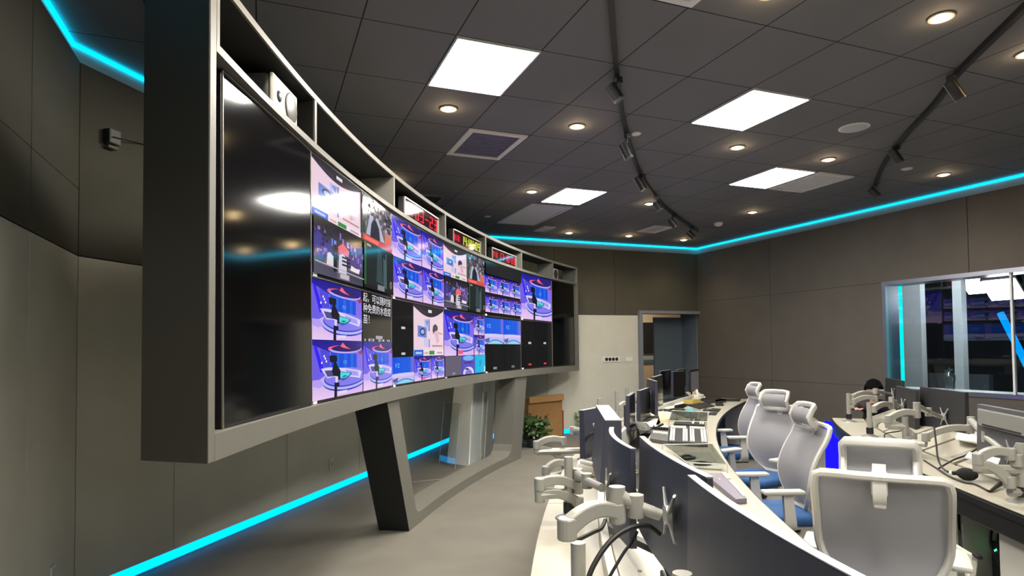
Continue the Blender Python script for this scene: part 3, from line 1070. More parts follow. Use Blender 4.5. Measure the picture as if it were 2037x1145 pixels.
def studio_pic(p, R, tag_=True, live=False):
    """the studio set as a camera sees it: round desk, blue wall, ring ceiling, a camera on its stand"""
    p.grad(R, 0, 0, 1, 1, (0.93, 0.80, 0.96), (0.86, 0.72, 0.97), (0.30, 0.25, 0.78), (0.26, 0.20, 0.80))
    p.grad(R, 0, 0.80, 1, 1, (0.16, 0.10, 0.62), (0.20, 0.13, 0.60), (0.12, 0.10, 0.50), (0.08, 0.05, 0.60))
    p.poly(R, [(0, 0.92), (0.30, 0.80), (0.30, 0.45), (0.12, 0.34), (0, 0.34)], (0.42, 0.36, 0.90))
    p.poly(R, [(0.13, 0.86), (0.30, 0.80), (0.32, 0.52), (0.17, 0.56)], (0.30, 0.28, 0.86))
    p.poly(R, [(0.02, 0.9), (0.07, 0.9), (0.2, 0.5), (0.14, 0.45)], (0.20, 0.10, 0.95))
    for a, b in ((0.2, 0.73), (0.24, 0.64), (0.16, 0.62), (0.22, 0.69)):
        p.ell(R, a, b, 0.013, 0.022, (0.95, 0.92, 1.0), n=10)
    p.poly(R, [(0.32, 0.80), (0.50, 0.775), (0.86, 0.76), (0.86, 0.44), (0.5, 0.47), (0.32, 0.5)], (0.05, 0.30, 0.86))
    for a in (0.42, 0.58, 0.72):
        p.rect(R, a, 0.48, a + 0.06, 0.76, (0.10, 0.40, 0.90))
    p.poly(R, [(0.86, 0.79), (1, 0.8), (1, 0.30), (0.86, 0.42)], (0.50, 0.42, 0.92))
    p.text(R, 'FZ', 0.57, 0.58, 0.64, 0.64, (0.45, 0.72, 1.0))
    # ring lamp in the ceiling
    p.ell(R, 0.62, 0.855, 0.35, 0.085, (0.74, 0.66, 0.98))
    p.ell(R, 0.63, 0.875, 0.325, 0.075, (0.16, 0.10, 0.42))
    p.poly(R, [(0.26, 0.86), (0.36, 0.905), (0.5, 0.925), (0.36, 0.885), (0.30, 0.83)], (0.98, 0.35, 0.45))
    p.poly(R, [(0.5, 0.9), (0.55, 0.97), (0.62, 0.90), (0.72, 0.85), (0.58, 0.87)], (0.95, 0.40, 0.50))
    p.poly(R, [(0.88, 0.80), (1, 0.84), (1, 0.77), (0.94, 0.74)], (0.55, 0.22, 0.42))
    # platform and desk
    p.ell(R, 0.63, 0.28, 0.47, 0.20, (0.22, 0.20, 0.70))
    p.ell(R, 0.63, 0.295, 0.47, 0.185, (0.70, 0.72, 0.99))
    p.ell(R, 0.63, 0.325, 0.44, 0.17, (0.25, 0.24, 0.74))
    p.ell(R, 0.63, 0.345, 0.43, 0.165, (0.52, 0.48, 0.93))
    p.poly(R, [(0.14, 0.52), (0.28, 0.535), (0.6, 0.50), (0.92, 0.43), (0.97, 0.40), (0.93, 0.28), (0.70, 0.33), (0.36, 0.36), (0.25, 0.35)], (0.86, 0.82, 0.99))
    p.poly(R, [(0.6, 0.47), (0.88, 0.41), (0.9, 0.32), (0.68, 0.36)], (0.66, 0.62, 0.95))
    p.poly(R, [(0.20, 0.485), (0.34, 0.48), (0.38, 0.37), (0.25, 0.375)], (0.30, 0.30, 0.52))
    p.poly(R, [(0.48, 0.45), (0.74, 0.405), (0.72, 0.36), (0.62, 0.29), (0.56, 0.27), (0.47, 0.30)], (0.24, 0.36, 0.66))
    p.poly(R, [(0.49, 0.435), (0.71, 0.40), (0.69, 0.365), (0.61, 0.32), (0.5, 0.325)], (0.30, 0.86, 0.88))
    p.poly(R, [(0.53, 0.35), (0.58, 0.37), (0.64, 0.355), (0.62, 0.34), (0.56, 0.33)], (0.05, 0.50, 0.50))
    p.poly(R, [(0.0, 0.34), (0.12, 0.34), (0.2, 0.24), (0.1, 0.20), (0, 0.24)], (0.72, 0.62, 0.96))
    # the camera on its pedestal
    dk = (0.05, 0.04, 0.14)
    p.poly(R, [(0.29, 0.74), (0.43, 0.735), (0.435, 0.64), (0.41, 0.61), (0.30, 0.625)], dk)
    p.poly(R, [(0.37, 0.63), (0.41, 0.62), (0.46, 0.52), (0.50, 0.46), (0.49, 0.30), (0.455, 0.30), (0.45, 0.36), (0.36, 0.38), (0.33, 0.46)], dk)
    p.poly(R, [(0.40, 0.36), (0.45, 0.36), (0.44, 0.25), (0.40, 0.25)], (0.88, 0.82, 0.97))
    p.poly(R, [(0.38, 0.26), (0.475, 0.25), (0.475, 0.18), (0.43, 0.17), (0.43, 0.0), (0.375, 0.0)], dk)
    if live:
        p.rect(R, 0.44, 0.03, 0.6, 0.12, (0.95, 0.35, 0.50))
    elif tag_:
        p.rect(R, 0.45, 0.03, 0.64, 0.095, (0.80, 0.74, 0.90))
        p.rect(R, 0.46, 0.038, 0.63, 0.087, (0.90, 0.84, 0.95))


def product_pic(p, R):
    p.rect(R, 0, 0, 1, 1, (0.93, 0.82, 0.88))
    arc = [(0, 1), (1, 1)] + [(1 - t / 16, 0.96 - 0.17 * math.sin(PI * t / 16)) for t in range(17)]
    p.poly(R, arc, (0.18, 0.16, 0.20))
    p.rect(R, 0.46, 0.88, 0.58, 0.94, (0.88, 0.88, 0.92))
    for a in range(4):
        p.poly(R, [(0.1 + a * 0.02, 0.96 - a * 0.02), (0.4, 0.87 - a * 0.012), (0.4, 0.875 - a * 0.012), (0.1 + a * 0.02, 0.965 - a * 0.02)], (0.30, 0.28, 0.32))
    p.poly(R, [(0.32, 0.73), (0.5, 0.75), (0.5, 0.50), (0.34, 0.52)], (0.72, 0.74, 0.92))
    p.poly(R, [(0.36, 0.70), (0.46, 0.72), (0.44, 0.58)], (0.48, 0.55, 0.80))
    p.poly(R, [(0.12, 0.60), (0.40, 0.57), (0.40, 0.36), (0.12, 0.38)], (0.42, 0.52, 0.84))
    p.ell(R, 0.27, 0.48, 0.09, 0.075, (0.20, 0.20, 0.34))
    p.ell(R, 0.27, 0.48, 0.06, 0.045, (0.62, 0.70, 0.95))
    p.poly(R, [(0.3, 0.36), (0.5, 0.34), (0.5, 0.17), (0.3, 0.19)], (0.80, 0.78, 0.92))
    p.rect(R, 0.47, 0.50, 0.505, 0.74, (0.50, 0.44, 0.66))
    p.rect(R, 0.47, 0.17, 0.505, 0.34, (0.56, 0.50, 0.70))
    p.poly(R, [(0.60, 0.52), (0.62, 0.62), (0.70, 0.665), (0.78, 0.62), (0.79, 0.54), (0.68, 0.50), (0.63, 0.44)], (0.26, 0.20, 0.22))
    p.poly(R, [(0.64, 0.48), (0.72, 0.52), (0.80, 0.53), (0.86, 0.30), (0.74, 0.24)], (0.88, 0.74, 0.80))
    p.poly(R, [(0.72, 0.50), (0.75, 0.51), (0.80, 0.28), (0.76, 0.26)], (0.80, 0.66, 0.74))
    p.poly(R, [(0.82, 0.50), (0.95, 0.47), (0.95, 0.44), (0.82, 0.46)], (0.80, 0.62, 0.42))
    p.rect(R, 0.58, 0.185, 0.95, 0.215, (0.66, 0.50, 0.44))
    p.rect(R, 0, 0, 1, 0.12, (0.95, 0.88, 0.90))
    p.rect(R, 0, 0, 0.29, 0.12, (0.16, 0.40, 0.86))
    p.rect(R, 0.05, 0.04, 0.24, 0.08, (0.70, 0.80, 0.98))
    p.rect(R, 0.48, 0.02, 0.66, 0.10, (0.14, 0.55, 0.22))
    p.rect(R, 0.75, 0.035, 0.95, 0.075, (0.74, 0.62, 0.72))
    p.rect(R, 0.32, 0.035, 0.45, 0.075, (0.86, 0.66, 0.64))


def shelf_pic(p, R, sd=3):
    rr = random.Random(sd)
    p.rect(R, 0, 0, 1, 1, (0.34, 0.31, 0.34))
    for i in range(90):
        a, b = rr.random(), 0.30 + 0.68 * rr.random()
        g = rr.choice([0.16, 0.25, 0.45, 0.6, 0.72])
        p.rect(R, a, b, min(1, a + 0.04 + 0.05 * rr.random()), min(1, b + 0.05 + 0.05 * rr.random()), (g, g * 0.93, g * 1.02))
    p.rect(R, 0, 0.14, 0.08, 1, (0.16, 0.30, 0.20))
    p.poly(R, [(0.1, 0.15), (0.22, 0.60), (0.5, 0.62), (0.72, 0.15)], (0.70, 0.72, 0.80))
    p.poly(R, [(0.22, 0.12), (0.26, 0.42), (0.33, 0.55), (0.42, 0.55), (0.52, 0.40), (0.56, 0.12)], (0.12, 0.13, 0.20))
    p.ell(R, 0.37, 0.62, 0.05, 0.07, (0.32, 0.24, 0.22))
    p.rect(R, 0.72, 0.08, 0.98, 0.42, (0.72, 0.50, 0.46))
    p.rect(R, 0.75, 0.14, 0.94, 0.32, (0.90, 0.40, 0.34))
    p.rect(R, 0, 0, 1, 0.13, (0.85, 0.30, 0.28))
    p.poly(R, [(0.06, 0.03), (0.5, 0.03), (0.5, 0.10), (0.06, 0.10)], (0.96, 0.46, 0.40))


def street_pic(p, R, sd=5):
    rr = random.Random(sd)
    p.grad(R, 0, 0, 1, 1, (0.34, 0.32, 0.40), (0.26, 0.25, 0.32), (0.07, 0.06, 0.07), (0.10, 0.08, 0.08))
    p.poly(R, [(0.0, 0.78), (0.3, 0.62), (0.38, 0.3), (0, 0.3)], (0.26, 0.24, 0.56))
    p.poly(R, [(0.66, 0.70), (1, 0.82), (1, 0.28), (0.66, 0.32)], (0.36, 0.28, 0.52))
    for i in range(60):
        a, b = rr.random(), 0.30 + 0.5 * rr.random()
        c = rr.choice([(0.55, 0.45, 0.80), (0.22, 0.20, 0.30), (0.78, 0.62, 0.82), (0.40, 0.32, 0.36), (0.15, 0.12, 0.16), (0.45, 0.55, 0.90)])
        p.rect(R, a, b, min(1, a + 0.012 + 0.04 * rr.random()), min(1, b + 0.03 + 0.10 * rr.random()), c)
    p.poly(R, [(0.42, 0.60), (0.52, 0.70), (0.66, 0.60), (0.64, 0.48), (0.44, 0.48)], (0.92, 0.42, 0.46))
    p.poly(R, [(0.2, 0.2), (0.22, 0.42), (0.27, 0.44), (0.33, 0.38), (0.33, 0.2)], (0.88, 0.84, 0.86))
    p.rect(R, 0.33, 0.12, 0.40, 0.42, (0.10, 0.10, 0.12))
    p.poly(R, [(0.43, 0.12), (0.44, 0.46), (0.52, 0.50), (0.60, 0.44), (0.60, 0.12)], (0.84, 0.80, 0.86))
    for b in (0.42, 0.35, 0.28):
        p.rect(R, 0.50, b, 0.68, b + 0.035, (0.14, 0.12, 0.16))
    p.poly(R, [(0.68, 0.24), (0.70, 0.34), (0.80, 0.31), (0.90, 0.32), (0.88, 0.22)], (0.94, 0.90, 0.94))
    p.poly(R, [(0, 0.20), (1, 0.14), (1, 0.16), (0, 0.22)], (0.72, 0.70, 0.74))
    p.rect(R, 0.45, 0.02, 0.66, 0.13, (0.62, 0.56, 0.62))
    p.rect(R, 0.47, 0.035, 0.64, 0.115, (0.78, 0.74, 0.78))


def teal_pic(p, R):
    p.grad(R, 0, 0, 1, 1, (0.05, 0.12, 0.12), (0.04, 0.08, 0.09), (0.10, 0.13, 0.14), (0.07, 0.12, 0.12))
    p.rect(R, 0, 0.06, 0.06, 1, (0.16, 0.36, 0.20))
    p.poly(R, [(0.38, 0.2), (0.42, 0.95), (0.56, 0.9), (0.60, 0.16)], (0.18, 0.27, 0.29))
    p.poly(R, [(0.62, 0.15), (0.62, 0.8), (0.70, 0.75), (0.70, 0.1)], (0.24, 0.36, 0.38))
    p.poly(R, [(0.71, 0.1), (0.71, 0.9), (0.73, 0.9), (0.73, 0.1)], (0.40, 0.52, 0.52))
    p.rect(R, 0.08, 0.9, 0.2, 0.95, (0.60, 0.62, 0.62))
    p.rect(R, 0, 0, 1, 0.07, (0.03, 0.03, 0.04))
    p.rect(R, 0.42, 0.02, 0.66, 0.14, (0.50, 0.52, 0.53))
    p.ell(R, 0.90, 0.22, 0.04, 0.09, (0.56, 0.52, 0.46))
    p.ell(R, 0.90, 0.22, 0.02, 0.05, (0.25, 0.24, 0.24))


def caption_pic(p, R):
    p.rect(R, 0, 0, 1, 1, (0.02, 0.02, 0.025))
    p.poly(R, [(0.1, 0.35), (1, 0.42), (1, 0.44), (0.1, 0.37)], (0.08, 0.08, 0.09))
    wt = (0.93, 0.92, 0.95)
    p.text(R, '起，', 0.02, 0.80, 0.20, 0.99, wt)
    p.text(R, '可以随时接', 0.30, 0.80, 0.98, 0.99, wt)
    p.text(R, '种免费的水痘疫', 0.02, 0.585, 0.98, 0.775, wt)
    p.text(R, '苗！', 0.02, 0.36, 0.21, 0.55, wt)
    p.rect(R, 0.42, 0.055, 0.66, 0.125, (0.66, 0.64, 0.68))
    p.text(R, '1日 24 0', 0.06, 0.0, 0.94, 0.055, wt)


def black_pic(p, R, lab=(0.9, 0.88, 0.9), at_=(0.5, 0.06)):
    p.rect(R, 0, 0, 1, 1, (0.015, 0.015, 0.018))
    if lab:
        p.rect(R, at_[0] - 0.09, at_[1], at_[0] + 0.09, at_[1] + 0.085, lab)
        p.rect(R, at_[0] - 0.07, at_[1] + 0.025, at_[0] + 0.07, at_[1] + 0.06, tuple(c * 0.8 for c in lab))


def set_pic(p, R, letter='FZ'):
    p.grad(R, 0, 0.35, 1, 1, (0.04, 0.32, 0.92), (0.10, 0.38, 0.92), (0.12, 0.40, 0.86), (0.05, 0.30, 0.88))
    for a in (0.25, 0.45, 0.62):
        p.rect(R, a, 0.42, a + 0.1, 1, (0.08, 0.36, 0.90))
    p.rect(R, 0.84, 0.36, 1, 1, (0.42, 0.42, 0.88))
    p.text(R, letter, 0.14, 0.62, 0.32, 0.76, (0.45, 0.78, 1.0))
    p.poly(R, [(0, 0)] + [(t / 10, 0.34 + 0.06 * math.sin(PI * (0.25 + 0.5 * t / 10))) for t in range(11)] + [(1, 0)], (0.82, 0.80, 0.98))
    p.poly(R, [(0, 0)] + [(t / 10, 0.24 + 0.05 * math.sin(PI * (0.25 + 0.5 * t / 10))) for t in range(11)] + [(1, 0)], (0.90, 0.72, 0.92))
    p.poly(R, [(0, 0)] + [(t / 10, 0.20 + 0.05 * math.sin(PI * (0.25 + 0.5 * t / 10))) for t in range(11)] + [(1, 0)], (0.74, 0.74, 0.97))
    p.poly(R, [(0, 0.18), (0.25, 0.24), (0.22, 0.10), (0.05, 0.06)], (0.34, 0.38, 0.62))
    p.poly(R, [(0.1, 0)] + [(0.1 + 0.9 * t / 10, 0.05 + 0.13 * math.sin(PI * t / 10)) for t in range(11)] + [(1, 0)], (0.32, 0.46, 0.76))
    p.poly(R, [(0.15, 0)] + [(0.15 + 0.8 * t / 10, 0.03 + 0.11 * math.sin(PI * t / 10)) for t in range(11)] + [(0.95, 0)], (0.56, 0.84, 0.94))


def R_(a, b, c, d, W, H):
    """sub-window a..c, b..d of a screen W x H centred on the origin"""
    return (-W / 2 + a * W, -H / 2 + b * H, -W / 2 + c * W, -H / 2 + d * H)


SCR = screen_mat('lit_screen', 0.74, 0.10, 0.24)
DEADSCR = M('dark_screen_glass', '040405', 0.09, spec=0.36)
BEZEL = M('bezel_black', '101012', 0.3)
BZEDGE = M('bezel_edge_silver', 'a09a92', 0.35, metal=0.7)
STICK = M('paper_sticker', 'f2f0ec', 0.6)


def television(s0, s1, z0, z1, label, group, painter=None, sticker=True, toe=0.0, tilt=0.0):
    """flat set hung on the curved frame between arc positions s0..s1"""
    a, b = vw(s0 - 0.004, 0, 0.035 + (toe * 0.7)), vw(s1 + 0.004, 0, 0.035 - toe)
    W = (b - a).length
    H = z1 - z0
    c = (a + b) / 2
    r = (b - a).normalized()
    n = r.cross(Vector((0, 0, 1)))
    t = thing('television', label, 'television', (c.x, c.y, z0), group=group)
    Mt = frame_of((c.x, c.y, (z0 + z1) / 2), r, n)      # local: x right, y up, z out of the glass
    Mt = Mt @ Matrix.Rotation(math.radians(-tilt), 4, 'X')
    inv = MW[t.name].inverted() @ Mt
    MB().rbox((0, 0, -0.03), (W, H, 0.056), 0.004, 1, inv).build('housing', BEZEL, t)
    e = MB()
    for sx in (-1, 1):
        e.box((sx * (W / 2 - 0.0025), 0, 0.0005), (0.005, H, 0.007), inv)
    e.box((0, H / 2 - 0.002, 0.0005), (W, 0.004, 0.007), inv)
    e.build('bezel_edge', BZEDGE, t)
    w, h = W - 0.016, H - 0.03
    if painter is None:
        MB().box((0, 0.004, -0.001), (w, h, 0.004), inv).build('screen', DEADSCR, t)
    else:
        p = Pic()
        p.rect((-w / 2, -h / 2, w / 2, h / 2), 0, 0, 1, 1, (0.01, 0.01, 0.012))
        painter(p, w, h)
        q = MB()
        q.f, q.c = p.mb.f, p.mb.c
        off = Matrix.Translation((0, 0.004, 0.0005))
        q.v = [inv @ off @ v for v in p.mb.v]
        q.build('screen', SCR, t)
    if sticker:
        MB().box((-W / 2 + 0.06, -H / 2 + 0.012, 0.002), (0.055, 0.022, 0.003), inv).build('sticker', STICK, t)
    return t


ZM = 2.045


def quad(fs):
    def f(p, w, h):
        for fn, (a, b, c, d) in fs:
            fn(p, R_(a, b, c, d, w, h))
    return f


G = 'televisions of the video wall'
top2 = quad([(product_pic, (0, .5, .535, 1)), (shelf_pic, (.54, .5, 1, 1)), (street_pic, (0, 0, .535, .495)), (teal_pic, (.54, 0, 1, .495))])
bot2 = quad([(studio_pic, (0, .5, .545, 1)), (caption_pic, (.55, .5, 1, 1)), (studio_pic, (0, 0, .545, .495)), (studio_pic, (.55, 0, 1, .495))])
top3 = quad([(studio_pic, (0, .5, .525, 1)), (studio_pic, (.53, .5, 1, 1)), (studio_pic, (0, 0, .525, .495)), (studio_pic, (.53, 0, 1, .495))])
bot3 = quad([(lambda p, R: black_pic(p, R), (.01, .645, .36, .97)), (lambda p, R: black_pic(p, R), (.01, .33, .36, .64)), (product_pic, (.365, .325, 1, 1)),
             (set_pic, (0, 0, .365, .32)), (lambda p, R: studio_pic(p, R, True, True), (.37, 0, .70, .32)), (studio_pic, (.705, 0, 1, .32))])
bot4 = quad([(lambda p, R: studio_pic(p, R, True, True), (0, .31, .70, 1)), (studio_pic, (.705, .655, 1, 1)), (studio_pic, (.705, .31, 1, .65)),
             (lambda p, R: black_pic(p, R, (0.7, 0.7, 0.75)), (0, 0, .01, .30))])


def bot4f(p, w, h):
    bot4(p, w, h)
    R = R_(0, 0, .37, .305, w, h)
    p.rect(R, 0, 0, 1, 1, (0.40, 0.37, 0.45)); p.rect(R, 0.42, 0.06, 0.58, 0.16, (0.60, 0.58, 0.62))
    R = R_(.375, 0, .70, .305, w, h)
    p.rect(R, 0, 0, 1, 1, (0.34, 0.32, 0.80)); p.ell(R, 0.5, 0.86, 0.42, 0.14, (0.45, 0.72, 0.96)); p.ell(R, 0.5, 0.62, 0.4, 0.06, (0.36, 0.20, 0.50))
    p.ell(R, 0.5, 0.05, 0.42, 0.34, (0.88, 0.84, 0.98)); p.ell(R, 0.5, 0.0, 0.28, 0.25, (0.50, 0.48, 0.86)); p.rect(R, 0.24, 0.24, 0.5, 0.32, (0.14, 0.14, 0.2))
    R = R_(.705, 0, 1, .305, w, h)
    p.rect(R, 0, 0, 1, 1, (0.03, 0.72, 0.90))
    for a, b in ((0.42, 0.62), (0.55, 0.66), (0.5, 0.5), (0.62, 0.55), (0.45, 0.42)):
        p.ell(R, a, b, 0.035, 0.045, (0.03, 0.34, 0.50), n=8)
    p.rect(R, 0.88, 0.02, 0.98, 0.35, (0.85, 0.95, 0.96))


def top5(p, w, h):
    for y0, y1 in ((.42, .75), (.045, .36)):
        for k in range(3):
            studio_pic(p, R_(k / 3, y0, (k + 1) / 3 - .005, y1, w, h), False)
    p.grad(R_(0, .76, 1, 1, w, h), 0, 0, 1, 1, (0.03, 0.06, 0.07), (0.03, 0.08, 0.08), (0.05, 0.06, 0.06), (0.07, 0.07, 0.06))


def bot5(p, w, h):
    set_pic(p, R_(0, .5, .495, .98, w, h), 'FZ'); set_pic(p, R_(.5, .5, 1, .98, w, h), 'FZ')
    black_pic(p, R_(0, 0, .5, .49, w, h), (0.62, 0.62, 0.62)); black_pic(p, R_(.505, 0, 1, .49, w, h), (0.5, 0.5, 0.5))


def bot6(p, w, h):
    black_pic(p, R_(0.02, .48, .495, .97, w, h), (0.85, 0.85, 0.85)); black_pic(p, R_(.51, .48, .98, .97, w, h), (0.85, 0.85, 0.85))
    black_pic(p, R_(0.02, .02, .495, .465, w, h), (0.92, 0.25, 0.32)); black_pic(p, R_(.51, .02, .98, .465, w, h), (0.92, 0.25, 0.32))
    p.rect(R_(0, 0, 1, 1, w, h), 0.497, 0.50, 0.503, 0.94, (0.14, 0.14, 0.14)); p.rect(R_(0, 0, 1, 1, w, h), 0.01, 0.468, 0.99, 0.476, (0.14, 0.14, 0.14))


tv1 = television(48.15, COLS[1] + 0.004, 1.302, 2.765, 'tall black switched-off screen at the near left end of the video wall', G, None, False, 0.008, 0.3)
television(COLS[1], COLS[2], ZM, 2.765, 'upper screen beside the tall black one, showing a cap advert, shelves and a night street', G, top2)
television(COLS[1], COLS[2], 1.302, ZM, 'lower screen beside the tall black one, with white Chinese writing on black', G, bot2)
television(COLS[2], COLS[3], ZM, 2.765, 'upper screen in the second lit column, four equal views of the blue studio', G, top3)
television(COLS[2], COLS[3], 1.302, ZM, 'lower screen in the second lit column, pink cap advert beside two black windows', G, bot3)
television(COLS[3], COLS[4], ZM, 2.765, 'upper screen under the green-digit clock, small copy of the cap advert and shelves', G, top2)
television(COLS[3], COLS[4], 1.302, ZM, 'lower screen with a turquoise window in its bottom right corner', G, bot4f)
television(COLS[4], COLS[5], ZM, 2.765, 'upper screen with two strips of three small blue studio views', G, top5)
television(COLS[4], COLS[5], 1.302, ZM, 'lower screen with two plain blue set views above black', G, bot5)
television(COLS[5], COLS[6], ZM, 2.765, 'upper screen filled with one single view of the blue studio', G, quad([(studio_pic, (0, 0, 1, 1))]))
television(COLS[5], COLS[6], 1.302, ZM, 'lower black screen with two small red labels', G, bot6)
television(COLS[6], COLS[7], 1.302, 2.765, 'black switched-off screen at the far right end of the video wall', G, None, False)

# ---------------------------------------------------------------- clocks and loudspeakers in the open boxes above the screens
SEG = {'0': 'abcdef', '1': 'bc', '2': 'abged', '3': 'abgcd', '4': 'fgbc', '5': 'afgcd', '7': 'abc', '9': 'abcdfg', '-': 'g'}


def digits(p, R, body, u0, u1, v0, v1, col):
    n = sum(0.45 if ch == ':' else 1 for ch in body)
    cw = (u1 - u0) / n
    x = u0
    for ch in body:
        if ch == ':':
            for v in (0.32, 0.62):
                vv = v0 + (v1 - v0) * v
                p.rect(R, x + cw * 0.10, vv, x + cw * 0.30, vv + (v1 - v0) * 0.1, col)
            x += cw * 0.45
            continue
        a, b, w = x + cw * 0.12, x + cw * 0.84, cw * 0.17
        h = (v1 - v0)
        m_ = v0 + h / 2
        tv = h * 0.09
        for sg in SEG[ch]:
            q = {'a': (a, v1 - tv, b, v1), 'd': (a, v0, b, v0 + tv), 'g': (a, m_ - tv / 2, b, m_ + tv / 2),
                 'f': (a, m_, a + w, v1), 'e': (a, v0, a + w, m_), 'b': (b - w, m_, b, v1), 'c': (b - w, v0, b, m_)}[sg]
            p.rect(R, q[0], q[1], q[2], q[3], col)
        x += cw


CLK = screen_mat('clock_face', 1.0, 0.06, 0.5)


def clock(sa, sb, za, zb, label, chars, body, dcol, ccol):
    a, b = vw(sa, 0, 0.055), vw(sb, 0, 0.055)
    c = (a + b) / 2
    W, H = (b - a).length, zb - za
    r = (b - a).normalized()
    n = r.cross(Vector((0, 0, 1)))
    t = thing('led_clock', label, 'clock', (c.x, c.y, za), group='LED clocks above the screens')
    inv = MW[t.name].inverted() @ frame_of((c.x, c.y, (za + zb) / 2), r, n)
    MB().box((0, 0, -0.03), (W, H, 0.055), inv).build('housing', DKGREY, t)
    f = MB()
    for sx in (-1, 1):
        f.box((sx * (W / 2 - 0.006), 0, 0.001), (0.012, H, 0.014), inv)
        f.box((0, sx * (H / 2 - 0.006), 0.001), (W, 0.012, 0.014), inv)
    f.build('frame', M('clock_frame_silver', 'c9c4ba', 0.35, metal=0.6), t)
    p = Pic()
    R = (-W / 2 + .012, -H / 2 + .012, W / 2 - .012, H / 2 - .012)
    p.rect(R, 0, 0, 1, 1, (0.20, 0.01, 0.02))
    p.text(R, chars, 0.02, 0.25, 0.22, 0.78, ccol)
    digits(p, R, body, 0.27, 0.985, 0.18, 0.86, dcol)
    q = MB(); q.f, q.c = p.mb.f, p.mb.c
    q.v = [inv @ Matrix.Translation((0, 0, -0.002)) @ v for v in p.mb.v]
    q.build('display', CLK, t)


def arc_of(x, y, zhint):
    d = ray(x, y)
    o = Vector((EYE.x, EYE.y)) - VC
    A = d.x * d.x + d.y * d.y
    B = 2 * (d.x * o.x + d.y * o.y)
    C = o.dot(o) - (VR + 0.05) ** 2
    for t in ((-B - math.sqrt(B * B - 4 * A * C)) / (2 * A), (-B + math.sqrt(B * B - 4 * A * C)) / (2 * A)):
        if t > 0:
            p = EYE + d * t
            return math.atan2(p.y - VC.y, p.x - VC.x) * VR


red, grn = (1.0, 0.16, 0.26), (0.80, 0.95, 0.28)
clock(arc_of(805, 400, 0), arc_of(873, 430, 0), 2.81, 3.0, 'red date clock in the box above the second lit column, half hidden by glare', '日期', '03-23', red, red)
clock(arc_of(902, 450, 0), arc_of(957, 480, 0), 2.81, 2.985, 'clock with yellow-green digits reading 14:44:09', '标准', '14:44:09', grn, red)
clock(arc_of(979, 490, 0), arc_of(1027, 505, 0), 2.81, 2.985, 'clock with red digits reading 17:10:00', '节目', '17:10:00', red, red)


def speaker(sa, sb, label, off):
    a, b = vw(sa, 0, off), vw(sb, 0, off)
    c = (a + b) / 2
    W, H = (b - a).length, 0.20
    r = (b - a).normalized()
    n = r.cross(Vector((0, 0, 1)))
    z0 = 2.808
    t = thing('loudspeaker', label, 'loudspeaker', (c.x, c.y, z0), group='loudspeakers in the end boxes')
    inv = MW[t.name].inverted() @ frame_of((c.x, c.y, z0 + H / 2), r, n)
    MB().rbox((0, 0, -0.09), (W, H, 0.16), 0.03, 3, inv).build('cabinet', M('speaker_cabinet', '2e2e2e', 0.5), t, smooth=True)
    MB().rbox((0, 0, -0.004), (W * 0.98, H * 0.98, 0.022), 0.03, 3, inv).build('baffle', M('speaker_baffle', 'cfccc2', 0.45), t, smooth=True)
    w = MB().lathe([(0.076, 0.006), (0.07, 0.007), (0.055, 0.0035), (0.03, 0.001), (0.024, 0.004), (0.001, 0.007)], 24, inv @ Matrix.Translation((W * 0.20, 0, 0.008)))
    w.build('woofer', M('cone_grey', '4a4843', 0.9), t, smooth=True)
    MB().lathe([(0.077, 0), (0.08, 0.006), (0.072, 0.009)], 24, inv @ Matrix.Translation((W * 0.20, 0, 0.006))).build('woofer_ring', M('ring_dark', '2b2a28', 0.4), t, smooth=True)
    MB().ball((0, 0, 0), (0.03, 0.03, 0.012), 14, 8, inv @ Matrix.Translation((-W * 0.27, 0.0, 0.006))).build('tweeter', M('cone_dark', '35332f', 0.4), t, smooth=True)


speaker(47.60, 47.26, 'white-faced loudspeaker in the first open box, above the tall black screen', 0.05)
speaker(arc_of(1099, 535, 0), arc_of(1117, 535, 0), 'small pale loudspeaker in the last open box at the far right end', 0.12)

# ================================================================ the two curved consoles
CD, RD = Vector((17.776, -5.96)), 17.533


def dk(ang, dr, z):
    a = math.radians(ang)
    return Vector((CD.x + (RD + dr) * math.cos(a), CD.y + (RD + dr) * math.sin(a), z))


def polar(p):
    v = Vector((p[0] - CD.x, p[1] - CD.y))
    return math.degrees(math.atan2(v.y, v.x)), v.length - RD


def ring(mb, a0, a1, d0, d1, z0, z1, zi=None, n=None):
    """arc slab; zi = (z0,z1) of its second radius if it slopes"""
    n = n or max(1, int(abs(a1 - a0) / 0.7))
    zi = zi or (z0, z1)
    vs, fs = [], []
    for i in range(n + 1):
        a = a0 + (a1 - a0) * i / n
        vs += [dk(a, d0, z0), dk(a, d1, zi[0]), dk(a, d1, zi[1]), dk(a, d0, z1)]
    for i in range(n):
        for j in range(4):
            fs.append((4 * i + j, 4 * i + (j + 1) % 4, 4 * i + 4 + (j + 1) % 4, 4 * i + 4 + j))
    fs += [(3, 2, 1, 0), tuple(4 * n + j for j in range(4))]
    return mb.add(vs, fs)


def radial(mb, ang, d0, d1, z0, z1, th=0.03):
    h = math.degrees(th / RD / 2)
    return ring(mb, ang - h, ang + h, d0, d1, z0, z1, n=1)


def DP(x, y, dep):
    return EYE + ray(x, y) * dep


def depth(p):
    return (Vector(p) - EYE).dot(FWD)


def z_at(x, y, p):
    """height of pixel (x,y) when it lies above plan point p"""
    d = ray(x, y)
    t = math.hypot(p[0] - EYE.x, p[1] - EYE.y) / math.hypot(d.x, d.y)
    return EYE.z + d.z * t


TOP = M('console_top_cream', 'a39f92', 0.35, noise=0.03, nscale=30)
BODY = M('console_body_white', 'c4c3bc', 0.5)
NAVY = M('console_modesty_dark', '1d1f2b', 0.6)
GAP = 0.012

